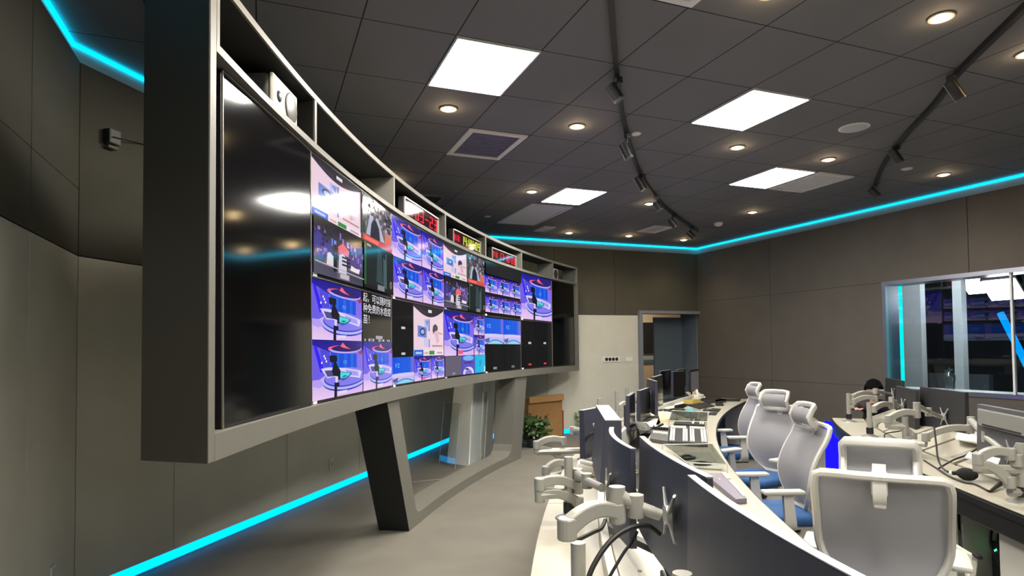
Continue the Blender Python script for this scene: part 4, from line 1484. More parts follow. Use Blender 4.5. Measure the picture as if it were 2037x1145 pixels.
# ---- left console: front edge at RD, rear ledge 1.19 m behind it
A0, A1 = 157.6, 126.2
c1 = thing('control_console', 'long curved cream console carrying the row of monitors at the left', 'console', tuple(dk(142, 0.5, 0)), group='curved control consoles')
cuts = [A0, 150.2, 142.4, 134.4, A1]
for a, b in zip(cuts[:-1], cuts[1:]):
    m = MB(); ring(m, a - GAP, b + GAP, 0.0, 0.62, 0.722, 0.75); m.build('worktop', TOP, c1, world=True, bevel=0.003)
    m = MB(); ring(m, a - GAP, b + GAP, 0.90, 1.19, 0.692, 0.72); m.build('rear_ledge', TOP, c1, world=True, bevel=0.003)
m = MB(); ring(m, A0, A1, 0.865, 0.90, 0.60, 0.80); m.build('upstand', BODY, c1, world=True)
m = MB(); ring(m, A0, A1, 0.62, 0.865, 0.585, 0.60); ring(m, A0, A1, 0.62, 0.64, 0.60, 0.722); m.build('cable_tray', DKGREY, c1, world=True)
m = MB(); ring(m, A0, A1, -0.008, 0.0, 0.716, 0.744); m.build('edge_trim', BLACK, c1, world=True)
m = MB(); ring(m, A0, A1, 1.12, 1.14, 0.02, 0.692); m.build('rear_panel', BODY, c1, world=True)
m = MB(); ring(m, A0, A1, 0.42, 0.44, 0.02, 0.722); m.build('modesty_panel', NAVY, c1, world=True)
for a in (A0 - 0.1, 150.2, 142.4, 134.4, A1 + 0.1):
    m = MB(); radial(m, a, 0.12, 0.41, 0, 0.722); radial(m, a, 0.45, 1.115, 0, 0.59); m.build('side_panel', BODY, c1, world=True)

# ---- right console: its rear ledge faces the chairs
B0, B1 = 154.5, 134.7
c2 = thing('control_console', 'second curved cream console at the right with an open cable bay below', 'console', tuple(dk(145, -1.8, 0)), group='curved control consoles')
cuts2 = [B0, 147.6, 141.2, B1]
for a, b in zip(cuts2[:-1], cuts2[1:]):
    m = MB(); ring(m, a - GAP, b + GAP, -1.56, -1.23, 0.722, 0.75); m.build('rear_ledge', TOP, c2, world=True, bevel=0.003)
    m = MB(); ring(m, a - GAP, b + GAP, -2.42, -1.92, 0.722, 0.75); m.build('worktop', TOP, c2, world=True, bevel=0.003)
    n_ = 3
    for k in range(n_):
        aa, bb = a + (b - a) * k / n_, a + (b - a) * (k + 1) / n_
        cv = MB(); ring(cv, aa - 0.1, bb + 0.1, -1.58, -1.86, 0.735, 0.755, (0.855, 0.875)); ring(cv, aa - 0.1, bb + 0.1, -1.86, -1.91, 0.74, 0.875)
        cv = cv.build('sloped_cover', TOP, c2, world=True)
        gr = MB(); md = (aa + bb) / 2
        g0, g1 = md + 0.9 * (1 if k % 2 else -1), md + 0.45 * (1 if k % 2 else -1)
        ring(gr, g0, g1, -1.62, -1.78, 0.7735, 0.7745, (0.8422, 0.8432)); gr.build('perforated_grille', M('grille_grey', '8d8b84', 0.7, noise=0.5, nscale=320), cv, world=True)
m = MB(); ring(m, B0, B1, -1.26, -1.225, 0.60, 0.745); ring(m, B0, B1, -1.225, -1.215, 0.70, 0.735); m.build('black_edge_trim', BLACK, c2, world=True)
m = MB(); ring(m, B0, B1, -1.275, -1.245, 0.585, 0.60); m.build('trim_rail', STEEL, c2, world=True)


def cyl_ang(x, y, dr):
    d = ray(x, y)
    o = Vector((EYE.x, EYE.y)) - CD
    A = d.x * d.x + d.y * d.y
    Bq = 2 * (d.x * o.x + d.y * o.y)
    C = o.dot(o) - (RD + dr) ** 2
    t = (-Bq + math.sqrt(Bq * Bq - 4 * A * C)) / (2 * A)
    t2 = (-Bq - math.sqrt(Bq * Bq - 4 * A * C)) / (2 * A)
    t = t2 if t2 > 0 else t
    p = EYE + d * t
    return polar(p)[0], p.z


bay1, bay0 = cyl_ang(1898, 1010, -1.30)[0], cyl_ang(1986, 1060, -1.30)[0]
for a, b in ((B1, 139.5), (139.5, 144.0), (144.0, bay1), (bay0, B0)):
    m = MB(); ring(m, b - 0.02, a + 0.02, -1.32, -1.30, 0.05, 0.585); m.build('cabinet_door', BODY, c2, world=True)
m = MB(); ring(m, B0, B1, -1.36, -1.34, 0.0, 0.05); m.build('plinth', BLACK, c2, world=True)
for a in (B0 - 0.1, bay0 + 0.05, bay1 - 0.05, 141.2, B1 + 0.1):
    m = MB(); radial(m, a, -1.90, -1.345, 0.05, 0.722); m.build('side_panel', BODY, c2, world=True)
m = MB(); ring(m, B0, B1, -1.95, -1.93, 0.05, 0.722); m.build('inner_panel', MATTE, c2, world=True)
m = MB(); ring(m, bay0, bay1, -1.92, -1.35, 0.05, 0.07); m.build('bay_floor', MATTE, c2, world=True)
m = MB(); ring(m, bay0 + 0.01, bay1 - 0.01, -1.335, -1.32, 0.05, 0.16); m.build('bay_rail', BODY, c2, world=True)

# things inside the open bay
am = (bay0 + bay1) / 2
p = dk(am - 0.15, -1.6, 0.072)
t = thing('network_switch', 'black network unit with green and orange lights in the open bay of the right console', 'network switch', tuple(p), math.radians(am))
MB().rbox((0, 0, 0.16), (0.22, 0.34, 0.32), 0.006).build('case', M('unit_black', '0d0d0e', 0.5), t)
for k in range(7):
    MB().box((0.112, -0.13 + 0.02 * k, 0.27 + 0.012 * (k % 3)), (0.004, 0.010, 0.010)).build('status_light', EM('led_green', (0.25, 1.0, 0.62), 3.0), t)
for k in range(4):
    MB().box((0.112, 0.06 + 0.018 * k, 0.285), (0.004, 0.010, 0.010)).build('status_light', EM('led_orange', (1.0, 0.62, 0.25), 2.6), t)
for k in range(3):
    a = am + 0.25 * (k - 1)
    pts = catmull([dk(a - 0.2, -1.47, 0.55), dk(a, -1.42, 0.40), dk(a + 0.25, -1.46, 0.2), dk(a + 0.1, -1.40, 0.085)])
    o = MB().tube(pts, 0.007).build('cable', M('bay_cable', '1a1a1c', 0.6), origin=pts[-1], smooth=True)
    tag(o, 'dark cable dangling in the open bay of the right console', 'cable', 'cables in the open bay')
# the bay's cover, taken off and leaned in front
pa, pb = at(1868, 1150, 0.10), at(1990, 1215, 0.10)
pa, pb = dk(polar(pa)[0], -1.16, 0), dk(polar(pb)[0], -1.16, 0)
pa.z = pb.z = 0.0
dv = (pb - pa); dv.z = 0
w_ = dv.length
t = thing('cabinet_cover', 'white framed cover panel taken off and leaned below the open bay of the right console', 'panel', tuple((pa + pb) / 2), rotz=math.atan2(dv.y, dv.x))
tl = Matrix.Rotation(math.radians(-9), 4, 'X')
MB().box((0, 0, 0.20), (w_ - 0.04, 0.014, 0.38), tl).build('sheet', M('cover_sheet', 'a9a89f', 0.5, noise=0.05, nscale=8), t)
f = MB()
for s_ in (-1, 1):
    f.box((s_ * (w_ / 2 - 0.012), -0.004, 0.205), (0.024, 0.03, 0.40), tl)
f.box((0, -0.004, 0.393), (w_, 0.03, 0.024), tl); f.box((0, -0.004, 0.02), (w_, 0.03, 0.024), tl)
f.build('frame', WHITE, t)
f = MB().rbox((-0.12, 0.002, 0.412), (0.07, 0.03, 0.022), 0.008, 2, tl); f.rbox((0.26, 0.002, 0.412), (0.07, 0.03, 0.022), 0.008, 2, tl); f.build('latch', BLACK, t)

# blue glowing end of the right console
q1 = dk(136.4, -1.27, 0); q0 = dk(B1 + 0.1, -1.27, 0); q2 = DP(1641, 865, depth(dk(B1, -1.25, 0.5)) + 0.1); q2.z = 0
pl = []
for q, nx in ((q1, q0), (q0, q2), (q2, q2 * 2 - q0)):
    pl.append((q.x, q.y))
off_ = Vector((0.015, 0.02, 0))
m = MB().prism([pl[0], pl[1], pl[2], (pl[2][0] + .02, pl[2][1] + .02), (pl[1][0] + .02, pl[1][1] + .02), (pl[0][0] + .02, pl[0][1] + .02)], 0.06, 0.70)
tag(m.build('blue_light_panel', EM('blue_glow', (0.03, 0.02, 1.0), 5.0), origin=dk(135.5, -1.29, 0.08)), 'glowing deep blue panel at the far end of the right console', 'light panel')

# ---------------------------------------------------------------- monitors
MBACK = M('monitor_back_slate', '2e303e', 0.45, noise=0.05, nscale=5)
MSCR = M('monitor_glass', '0b0b0d', 0.12)
MEDGE = M('monitor_edge_silver', 'b5b5b8', 0.35, metal=0.6)
MONS = {}


def monitor(key, A, B, h, label, group, thick=0.035, bulge=True, face=None, toward=None, stand=False, back=MBACK, lean=0.0, edge=True, curve=0.0, bz=0.008):
    """A, B = the two top corners; the screen faces point `toward` in plan"""
    A, B = Vector(A), Vector(B)
    zt = (A.z + B.z) / 2
    A.z = B.z = zt
    c = (A + B) / 2
    tw = Vector(toward if toward is not None else (CD.x, CD.y))
    r = (B - A).normalized()
    n = r.cross(Vector((0, 0, 1)))
    if n.x * (tw.x - c.x) + n.y * (tw.y - c.y) < 0:
        r, n = -r, -n
    W = (B - A).length
    base_z = zt - h
    t = thing('monitor', label, 'monitor', (c.x, c.y, base_z), group=group)
    Mt = frame_of((c.x, c.y, zt - h / 2), r, n)
    inv = MW[t.name].inverted() @ Mt @ Matrix.Rotation(math.radians(lean), 4, 'X')

    def cz(u):
        return curve * ((2 * u / W) ** 2)
    k = 12 if curve else 1
    hs = MB()
    vs, fs = [], []
    for i in range(k + 1):
        u = -W / 2 + W * i / k
        z = cz(u)
        for (y, zz) in ((-h / 2, z - thick), (h / 2, z - thick * 0.7), (h / 2, z), (-h / 2, z)):
            vs.append((u, y, zz))
    for i in range(k):
        for j in range(4):
            fs.append((4 * i + j, 4 * i + (j + 1) % 4, 4 * i + 4 + (j + 1) % 4, 4 * i + 4 + j))
    fs += [(3, 2, 1, 0), tuple(4 * k + j for j in range(4))]
    hs.add(vs, fs, inv)
    hs.build('housing', back, t, bevel=0.003)
    sc = MB()
    vs, fs = [], []
    for i in range(k + 1):
        u = -(W / 2 - bz) + (W - 2 * bz) * i / k
        vs += [(u, -h / 2 + 0.016, cz(u) + 0.0015), (u, h / 2 - bz, cz(u) + 0.0015)]
    for i in range(k):
        fs.append((2 * i, 2 * i + 2, 2 * i + 3, 2 * i + 1))
    sc.add(vs, fs, inv)
    sc.build('screen', face or MSCR, t)
    if edge:
        e = MB()
        vs, fs = [], []
        for i in range(k + 1):
            u = -W / 2 + W * i / k
            z = cz(u)
            vs += [(u, h / 2 + 0.0005, z - thick * 0.7), (u, h / 2 + 0.0005, z + 0.001), (u, h / 2 + 0.003, z + 0.001), (u, h / 2 + 0.003, z - thick * 0.7)]
        for i in range(k):
            for j in range(4):
                fs.append((4 * i + j, 4 * i + (j + 1) % 4, 4 * i + 4 + (j + 1) % 4, 4 * i + 4 + j))
        fs += [(3, 2, 1, 0), tuple(4 * k + j for j in range(4))]
        e.add(vs, fs, inv)
        e.build('top_edge', MEDGE, t)
    if bulge:
        MB().rbox((0, -0.03, -thick - 0.008), (W * 0.46, h * 0.5, 0.03), 0.012, 2, inv).build('rear_cover', back, t, smooth=True)
    if stand:
        deskz = stand if not isinstance(stand, bool) else 0.75
        s = MB()
        pz = deskz - (zt - h / 2)
        s.rbox((0, (pz + 0.06) / 2, -thick - 0.03), (0.05, abs(pz) + 0.06, 0.02), 0.006, 1, inv)
        s.build('stand_neck', DKGREY, t)
        MB().rbox((0, pz + 0.007, -0.03), (0.22, 0.012, 0.17), 0.006, 1, inv).build('stand_foot', DKGREY, t)
    MONS[key] = (Mt @ Matrix.Rotation(math.radians(lean), 4, 'X'), thick, W, h)
    return t


MG = 'monitors on the left console'
monitor('M2', at(1368, 946, 1.25), at(1740, 1172, 1.25), 0.35, 'nearest wide monitor seen from behind, cut by the bottom edge of the photo', MG, 0.03, curve=0.02, bulge=False)
monitor('M1', at(1272, 868, 1.25), at(1405, 950, 1.25), 0.37, 'second nearest wide dark monitor from behind, a metal cross bracket on its back', MG, 0.03, curve=0.02, bulge=False)
monitor('M3', at(1209, 850, 1.22), at(1249, 893, 1.22), 0.38, 'dark monitor with a curved back held by the middle arm over the rear ledge', MG, 0.03, curve=0.03, bulge=False)
monitor('M4', at(1152, 816, 1.14), at(1194, 808, 1.14), 0.36, 'dark monitor with two looping cables, leftmost in the row', MG, 0.05, bulge=False, toward=(6, 8))
monitor('M5', at(1211, 806, 1.2), at(1236, 836, 1.2), 0.40, 'thick old box-shaped monitor right of the leftmost one', MG, 0.13, bulge=False, edge=True)
monitor('M6', at(1252, 787, 1.12), at(1263, 780, 1.12), 0.355, 'slim monitor seen nearly edge-on behind the thick box-shaped one', MG, 0.05, stand=0.75)
monitor('M7', at(1273, 777, 1.12), at(1292, 771, 1.12), 0.355, 'grey-faced monitor standing beside the edge-on slim one', MG, 0.05, stand=0.75, face=M('monitor_glass_grey', '2c2c2e', 0.25))
monitor('M8', at(1291, 753, 1.21), at(1308, 758, 1.21), 0.40, 'monitor turned with its slate back to the camera in the middle of the row', MG, 0.04, toward=(9, 6), stand=0.75)
monitor('M9', at(1300, 750, 1.22), at(1318, 745, 1.22), 0.42, 'dark monitor right behind the one turned away', MG, 0.05, stand=0.75)
monitor('M10', at(1314, 738, 1.23), at(1335, 735, 1.23), 0.40, 'slate-grey monitor in front of the blue-grey door leaf, left of the black ones', MG, 0.04, stand=0.75)
monitor('M11', at(1339, 739, 1.22), at(1362, 737, 1.22), 0.42, 'black monitor with a faint streak of light on its face', MG, 0.05, stand=0.75)
monitor('M11b', at(1348, 735, 1.23), at(1364, 733, 1.23), 0.30, 'black monitor peeking out behind the one with a light streak', MG, 0.05, stand=0.75)
monitor('M12', at(1373, 736, 1.22), at(1390, 733, 1.22), 0.37, 'last monitor of the row with a greyish lit screen in a black bezel', MG, 0.03, stand=0.75,
        face=EM('greyish_screen', (0.36, 0.33, 0.33), 0.7), edge=False, bz=0.035, back=BLACK)

# ---------------------------------------------------------------- monitor arms
def arch(mb, p, q, rise=0.05, w=0.046, t0=0.052, t1=0.044, n=10):
    p, q = Vector(p), Vector(q)
    path = []
    for i in range(n + 1):
        f = i / n
        path.append(p.lerp(q, f) + Vector((0, 0, rise * (1 - (2 * f - 1) ** 2))))
    side = (q - p).cross(Vector((0, 0, 1)))
    if side.length < 1e-5:
        side = Vector((1, 0, 0))
    ts = [t0 + (t1 - t0) * i / n for i in range(n + 1)]
    mb.ribbon(path, w, ts, side)


def arm(label, base, top, stages, head=None, ledge=0.72, group=None, plate=True):
    """clamped pole, arched links through the stage points, knuckle and cross bracket on a monitor"""
    base = Vector(base)
    t = thing('monitor_mount', label, 'monitor arm', tuple(base), group=group)
    MB().lathe([(0.075, 0.0), (0.072, 0.008), (0.04, 0.018), (0.03, 0.022)], 20, Matrix.Translation(base)).build('base', M('arm_base', 'a9a9a4', 0.3, metal=0.6), t, world=True, smooth=True)
    MB().cyl(base + Vector((0, 0, 0.02)), base + Vector((0, 0, top)), 0.023, n=18).build('pole', ARM, t, world=True, smooth=True)
    if top > 0.2:
        MB().cyl(base + Vector((0, 0, 0.03)), base + Vector((0, 0, 0.085)), 0.031, n=18).build('collar', BLACK, t, world=True, smooth=True)
    for st in stages:
        pts = [Vector(p) for p in st]
        for i, (a, b) in enumerate(zip(pts[:-1], pts[1:])):
            m = MB()
            arch(m, a, b, 0.035 if i else 0.03)
            m.cyl(a + Vector((0, 0, -0.035)), a + Vector((0, 0, 0.032)), 0.03, n=16)
            m.cyl(b + Vector((0, 0, -0.035)), b + Vector((0, 0, 0.032)), 0.027, n=16)
            m.build('link', ARM, t, world=True, bevel=0.006)
        if pts and len(st) and (pts[0] - base).xy.length > 0.05:
            m = MB(); z = pts[0].z
            m.tube([Vector((base.x, base.y, z - 0.055)), pts[0] + Vector((0, 0, -0.055))], 0.026)
            m.build('bracket', ARM, t, world=True, smooth=True)
    if head is not None:
        e, key, u, v = head
        Mt, th, W, h = MONS[key]
        c = Mt @ Vector((u, v, -th - 0.016))
        nrm = (Mt.to_3x3() @ Vector((0, 0, 1)))
        e = Vector(e)
        m = MB()
        k = e + Vector((0, 0, 0.055))
        m.cyl(e + Vector((0, 0, 0.02)), e + Vector((0, 0, 0.08)), 0.026, n=16)
        mid = k.lerp(c - nrm * 0.05, 0.55)
        m.tube([k, mid], [0.024, 0.02], n=10)
        m.cyl(mid + Vector((0, 0, -0.035)), mid + Vector((0, 0, 0.035)), 0.026, n=16)
        m.tube([mid, c - nrm * 0.02], [0.02, 0.018], n=10)
        m.build('tilt_head', ARM, t, world=True, smooth=True)
        m = MB()
        Mp = Mt @ Matrix.Translation((u, v, -th - 0.010))
        m.cyl((0, 0, -0.012), (0, 0, 0.004), 0.03, n=16, M4=Mp)
        for sx in (-1, 1):
            for sy in (-1, 1):
                m.tube([(0.01 * sx, 0.01 * sy, 0), (0.035 * sx, 0.04 * sy, 0.0), (0.06 * sx, 0.072 * sy, 0.003)], [0.02, 0.011, 0.009], n=8, M4=Mp, flat=0.5)
        m.build('cross_bracket', M('bracket_silver', 'bdbdbb', 0.3, metal=0.5), t, world=True, smooth=True)
    return t


AG1 = 'monitor arms on the left console'


def px_of(p):
    v = Vector(p) - EYE
    return v.dot(RGT) / v.dot(FWD) * FPX + CX


# lowest arm, mostly below the frame, behind the nearest monitor
a0_ = min(range(1520, 1576), key=lambda a: abs(px_of(dk(a / 10, 0.80, 0.8)) - 1360)) / 10
b0 = dk(a0_, 0.80, 0.80)
Mt, th, W, h = MONS['M2']
u0 = min(range(-36, 37), key=lambda u: abs(px_of(Mt @ Vector((u / 100, -0.05, -th))) - 1442)) / 100
e0 = b0.lerp(Mt @ Vector((u0, -0.05, -th)), 0.45); e0.z = (Mt @ Vector((u0, -0.10, -th))).z - 0.06
arm('pole and bracket behind the nearest monitor, mostly below the photo edge', b0, z_at(1360, 1139, b0) - 0.80, [[Vector((b0.x, b0.y, e0.z)), e0]], (e0, 'M2', u0, -0.08), group=AG1)
# nearest arm
b1 = at(1140, 1275, 0.72); b1 = dk(polar(b1)[0], 1.02, 0.72); d1_ = depth(b1)
top1 = z_at(1138, 1078, b1) - 0.72
j1, e1 = DP(1128, 1050, d1_ - 0.02), DP(1228, 1018, d1_ + 0.06)
arm('nearest monitor arm on the left console, thick pole cut by the bottom edge', b1, top1, [[j1, e1]], (e1, 'M1', -0.16, 0.02), group=AG1)
# second arm (two links folded over the floor side) carrying the curved-back monitor
b2 = at(1126, 1030, 0.72); b2 = dk(polar(b2)[0], 1.05, 0.72); d2_ = depth(b2)
top2_ = z_at(1126, 908, b2) - 0.72
arm('second monitor arm from the camera, two curved links folded out over the aisle', b2, top2_,
    [[DP(1150, 1000, d2_), DP(1074, 985, d2_ - 0.02)], [DP(1074, 962, d2_ - 0.02), DP(1150, 968, d2_)]],
    (DP(1150, 962, d2_), 'M3', 0.0, -0.03), group=AG1)
# third arm
b3 = at(1124, 912, 0.72); b3 = dk(polar(b3)[0], 1.06, 0.72); d3_ = depth(b3)
top3_ = z_at(1122, 850, b3) - 0.72
arm('third monitor arm from the camera with a tall thin pole before the potted plant', b3, top3_,
    [[DP(1116, 912, d3_), DP(1068, 893, d3_ - 0.03)], [DP(1068, 884, d3_ - 0.03), DP(1120, 876, d3_)],
     [DP(1086, 935, d3_ - 0.4), DP(1124, 922, d3_ - 0.35)]], (DP(1140, 868, d3_ + 0.05), 'M4', 0.0, 0.0), group=AG1)
# far poles
for (px, py0, py1), lab in (((1194, 792, 832), 'thin far arm pole just right of the leftmost monitor'),
                            ((1228, 777, 812), 'thin far arm pole above the thick box-shaped monitor'),
                            ((1248, 771, 800), 'last thin arm pole, beside the edge-on slim monitor')):
    bb = at(px, py1 + 30, 0.72); bb = dk(polar(bb)[0], 1.05, 0.72)
    # slide along the ledge until the pole stands at its place in view
    best = min((abs((dk(a / 20, 1.05, 0.72) - EYE).dot(RGT) / depth(dk(a / 20, 1.05, 0.72)) * FPX + CX - px), a) for a in range(2560, 3080))
    bb = dk(best[1] / 20, 1.05, 0.72)
    tz = z_at(px, py0, bb) - 0.72
    e_ = bb + Vector((0.16, 0.02, tz * 0.6))
    arm(lab, bb, max(0.25, min(tz, 0.5)), [[bb + Vector((0.03, 0, tz * 0.55)), e_]], None, group=AG1)

MG2 = 'monitors on the right console'
c2w = (12.5, -2.0)
DB = M('monitor_back_black', '232325', 0.5, noise=0.06, nscale=6)
monitor('N1', at(1766, 751, 1.19), at(1800, 757, 1.19), 0.36, 'farthest monitor on the right console, just below the cyan tube', MG2, 0.04, toward=c2w, back=DB, edge=False, bulge=False)
monitor('N2', at(1788, 767, 1.19), at(1828, 776, 1.19), 0.36, 'second farthest black monitor on the right console', MG2, 0.04, toward=c2w, back=DB, edge=False, bulge=False)
monitor('N3', at(1836, 769, 1.215), at(1927, 780, 1.215), 0.36, 'broad black monitor in the middle of the right console', MG2, 0.04, toward=c2w, back=DB, edge=False, bulge=False)
monitor('N4', at(1955, 803, 1.20), at(2085, 826, 1.20), 0.40, 'monitor with a silver hinge strip on its back, at the right edge of the photo', MG2, 0.05, toward=c2w, back=M('monitor_back_ash', '4a4a4e', 0.45), edge=False, bulge=False)
Mt, th, W, h = MONS['N4']
t = [o for o in COL.objects if o.name.startswith('monitor') and o.get('label', '').startswith('monitor with a silver hinge')][0]
hb = MB().rbox((0, h * 0.30, -th - 0.008), (W * 0.80, h * 0.28, 0.02), 0.008, 2, Mt); hb.build('hinge_strip', M('hinge_silver', '9b9b95', 0.35, metal=0.5), t, world=True)
MB().box((0.0, h * 0.19, -th - 0.019), (W * 0.62, 0.012, 0.004), Mt).build('vent_slot', MATTE, t, world=True)

AG2 = 'monitor arms on the right console'


def rarm(label, bpx, ytop, stages, head):
    b = at(bpx[0], bpx[1], 0.75)
    b = dk(polar(b)[0], -1.38, 0.75)
    d = depth(b)
    tp = z_at(bpx[0], ytop, b) - 0.75
    st = [[DP(x, y, d + dd) for x, y, dd in s] for s in stages]
    hd = None if head is None else (DP(head[0], head[1], d + head[2]), head[3], head[4], head[5])
    arm(label, b, tp, st, hd, 0.75, AG2)


rarm('farthest arm of the right console, short pole with a white foot', (1690, 838), 782, [[(1698, 798, 0), (1742, 792, 0.0)], [(1697, 789, 0.02), (1738, 783, 0.12)]], (1742, 786, 0.0, 'N1', -0.05, 0.0))
rarm('second farthest arm of the right console, before the hidden person', (1732, 868), 800, [[(1740, 842, 0), (1766, 840, -0.1)], [(1738, 813, 0.0), (1774, 806, 0.1)]], (1774, 806, 0.1, 'N2', 0.0, 0.0))
rarm('middle arm of the right console with a white cross bracket', (1821, 905), 829, [[(1816, 868, 0), (1768, 842, 0.05)], [(1768, 833, 0.05), (1824, 822, 0.0)]], (1824, 820, 0.0, 'N3', -0.08, -0.05))
b_ = dk(polar(at(1860, 925, 0.75))[0], -1.38, 0.75)
rarm('arm of the right console reaching to the monitor with the hinge strip', (1828, 908), 870, [[(1842, 868, -0.1), (1930, 852, -0.2)]], (1932, 850, -0.2, 'N4', -0.10, -0.06))
rarm('nearest arm of the right console, tall pole cut by the right edge', (2016, 998), 880, [[(2008, 958, 0), (1946, 925, 0.05)], [(1946, 912, 0.05), (2010, 902, 0.0)], [(2022, 915, 0.0), (2090, 905, 0.05)]], None)

# ================================================================ office chairs
CH_FRAME = M('chair_frame_white', 'bfbeba', 0.4)
CH_MESH = mesh_fabric('chair_mesh_grey', 'a9a9ad', 0.10)
CH_SEAT = M('chair_seat_blue', '1f4a7c', 0.85, noise=0.08, nscale=40)
CH_PAD = M('armrest_pad_grey', 'b4b4ae', 0.55)


def back_y(v):
    """side profile of the backrest (front is +y)"""
    return -0.235 + 0.055 * math.sin(PI * min(1, v * 1.15)) - 0.10 * v * v


def back_w(v):
    return 0.25 * (1 - 0.68 * (1 - min(1.0, max(0.0, v) / 0.5)) ** 2.2) - 0.012 * max(0, v - 0.8)


def back_pt(u, v):
    w = back_w(v)
    return Vector((u * w, back_y(v) + 0.035 * u * u, 0.50 + 0.56 * v))


def head_pt(u, v, hz):
    y = -0.285 + 0.045 * math.cos(PI * (v - 0.5)) + 0.03 * u * u
    return Vector((u * 0.148, y, hz + 0.155 * v))


def make_chair(label, group, hz=1.045, seat=True):
    t = thing('office_chair', label, 'chair', (0, 0, 0), group=group)
    s = MB()
    s.rbox((0, 0.0, 0.455), (0.49, 0.47, 0.075), 0.034, 3)
    s.build('seat', CH_SEAT, t, smooth=True)
    MB().rbox((0, 0.0, 0.408), (0.42, 0.40, 0.03), 0.012, 2).build('seat_pan', CH_FRAME, t, smooth=True)
    MB().sheet(lambda a, b: back_pt((a * 2 - 1) * 0.97, 0.03 + 0.95 * b), 12, 16, 0.006).build('backrest_mesh', CH_MESH, t, smooth=True)
    loop = [back_pt(1, v / 12) for v in range(0, 12)] + [back_pt(0.97, 0.985), back_pt(0.88, 1.005)] + [back_pt(u / 5, 1.01) for u in range(3, -4, -1)] + \
           [back_pt(-0.88, 1.005), back_pt(-0.97, 0.985)] + [back_pt(-1, v / 12) for v in range(11, -1, -1)] + [back_pt(-0.5, -0.02), back_pt(0.5, -0.02)]
    loop = [p + Vector((0, -0.012, 0)) for p in loop]
    MB().tube(loop, 0.017, 8, closed=True, flat=1.1).build('backrest_frame', CH_FRAME, t, smooth=True)
    sp = MB()
    sp.ribbon(catmull([(0, -0.10, 0.40), (0, -0.24, 0.41), (0, -0.30, 0.47), (0, -0.285, 0.54), (0, -0.27, 0.58)], 5), 0.085, 0.028, (1, 0, 0), w1=0.05)
    sp.build('spine', CH_FRAME, t, smooth=True)
    sp = MB()
    sp.rbox((0, -0.325, 1.035), (0.062, 0.04, 0.10), 0.008, 2)
    sp.rbox((0, -0.335, 0.985), (0.046, 0.022, 0.10), 0.006, 2)
    sp.build('headrest_bracket', CH_FRAME, t, smooth=True)
    h = MB()
    h.sheet(lambda a, b: head_pt((a * 2 - 1) * 0.82, 0.16 + 0.68 * b, hz), 10, 8, 0.008)
    h.build('headrest_mesh', CH_MESH, t, smooth=True)
    h = MB()
    rim = [(1, 0.15), (1, 0.5), (1, 0.85), (0.9, 0.97), (0.5, 1), (0, 1), (-0.5, 1), (-0.9, 0.97), (-1, 0.85), (-1, 0.5), (-1, 0.15), (-0.9, 0.03), (-0.5, 0), (0, 0), (0.5, 0), (0.9, 0.03)]
    h.tube([head_pt(u * 0.93, v, hz) + Vector((0, -0.008, 0)) for u, v in rim], 0.021, 8, closed=True, flat=0.8)
    h.ribbon(catmull([(0, -0.30, hz + 0.06), (0, -0.34, hz + 0.02), (0, -0.345, hz - 0.06), (0, -0.33, hz - 0.10)], 4), 0.05, 0.022, (1, 0, 0))
    h.build('headrest_frame', CH_FRAME, t, smooth=True)
    for sx in (-1, 1):
        a = MB()
        a.ribbon(catmull([(sx * 0.20, -0.02, 0.41), (sx * 0.275, -0.02, 0.43), (sx * 0.292, -0.01, 0.52), (sx * 0.292, 0.0, 0.645)], 5), 0.085, 0.026, (0, 1, 0), w1=0.062)
        a = a.build('armrest', CH_FRAME, t, smooth=True)
        MB().rbox((sx * 0.29, 0.03, 0.662), (0.085, 0.27, 0.028), 0.012, 2).build('pad', CH_PAD, a, smooth=True)
    MB().cyl((0, 0, 0.10), (0, 0, 0.40), 0.026, n=14).build('gas_column', M('column_dark', '2a2a2c', 0.35), t, smooth=True)
    MB().rbox((0, -0.02, 0.38), (0.18, 0.24, 0.045), 0.012, 2).build('tilt_mechanism', DKGREY, t, smooth=True)
    b = MB()
    for k in range(5):
        an = 2 * PI * k / 5 + 0.3
        c, s_ = math.cos(an), math.sin(an)
        b.tube([(0.02 * c, 0.02 * s_, 0.105), (0.17 * c, 0.17 * s_, 0.095), (0.31 * c, 0.31 * s_, 0.068)], [0.034, 0.027, 0.018], 8)
    b.build('base', CH_FRAME, t, smooth=True)
    for k in range(5):
        an = 2 * PI * k / 5 + 0.3
        c, s_ = math.cos(an), math.sin(an)
        w = MB()
        for o in (-0.016, 0.016):
            x, y = 0.315 * c - o * s_, 0.315 * s_ + o * c
            w.cyl((x - 0.009 * s_, y + 0.009 * c, 0.029), (x + 0.009 * s_, y - 0.009 * c, 0.029), 0.028, n=14)
        w.build('caster', RUBBER, t, smooth=True)
    return t


CG = 'mesh office chairs between the consoles'
ch = make_chair('office chair in the foreground showing its broad pale mesh back and headrest frame', CG)


def az(deg):          # chair front turned towards this compass direction in plan (0 = +x, 90 = +y)
    return math.radians(deg - 90)


ch.location = (2.64, 2.10, 0)
ch.rotation_euler = (0, 0, az(38))
MW[ch.name] = Matrix.Translation(ch.location) @ Matrix.Rotation(az(38), 4, 'Z')
dup(ch, (3.28, 3.46, 0), az(158), 'nearest chair at the left console, blue seat fully in view', CG)
dup(ch, (4.04, 4.40, 0), az(187), 'second chair at the left console, its wide headrest turned to the camera', CG)
dup(ch, (4.76, 5.55, 0), az(160), 'farthest chair at the left console, mostly hidden behind the second one', CG)

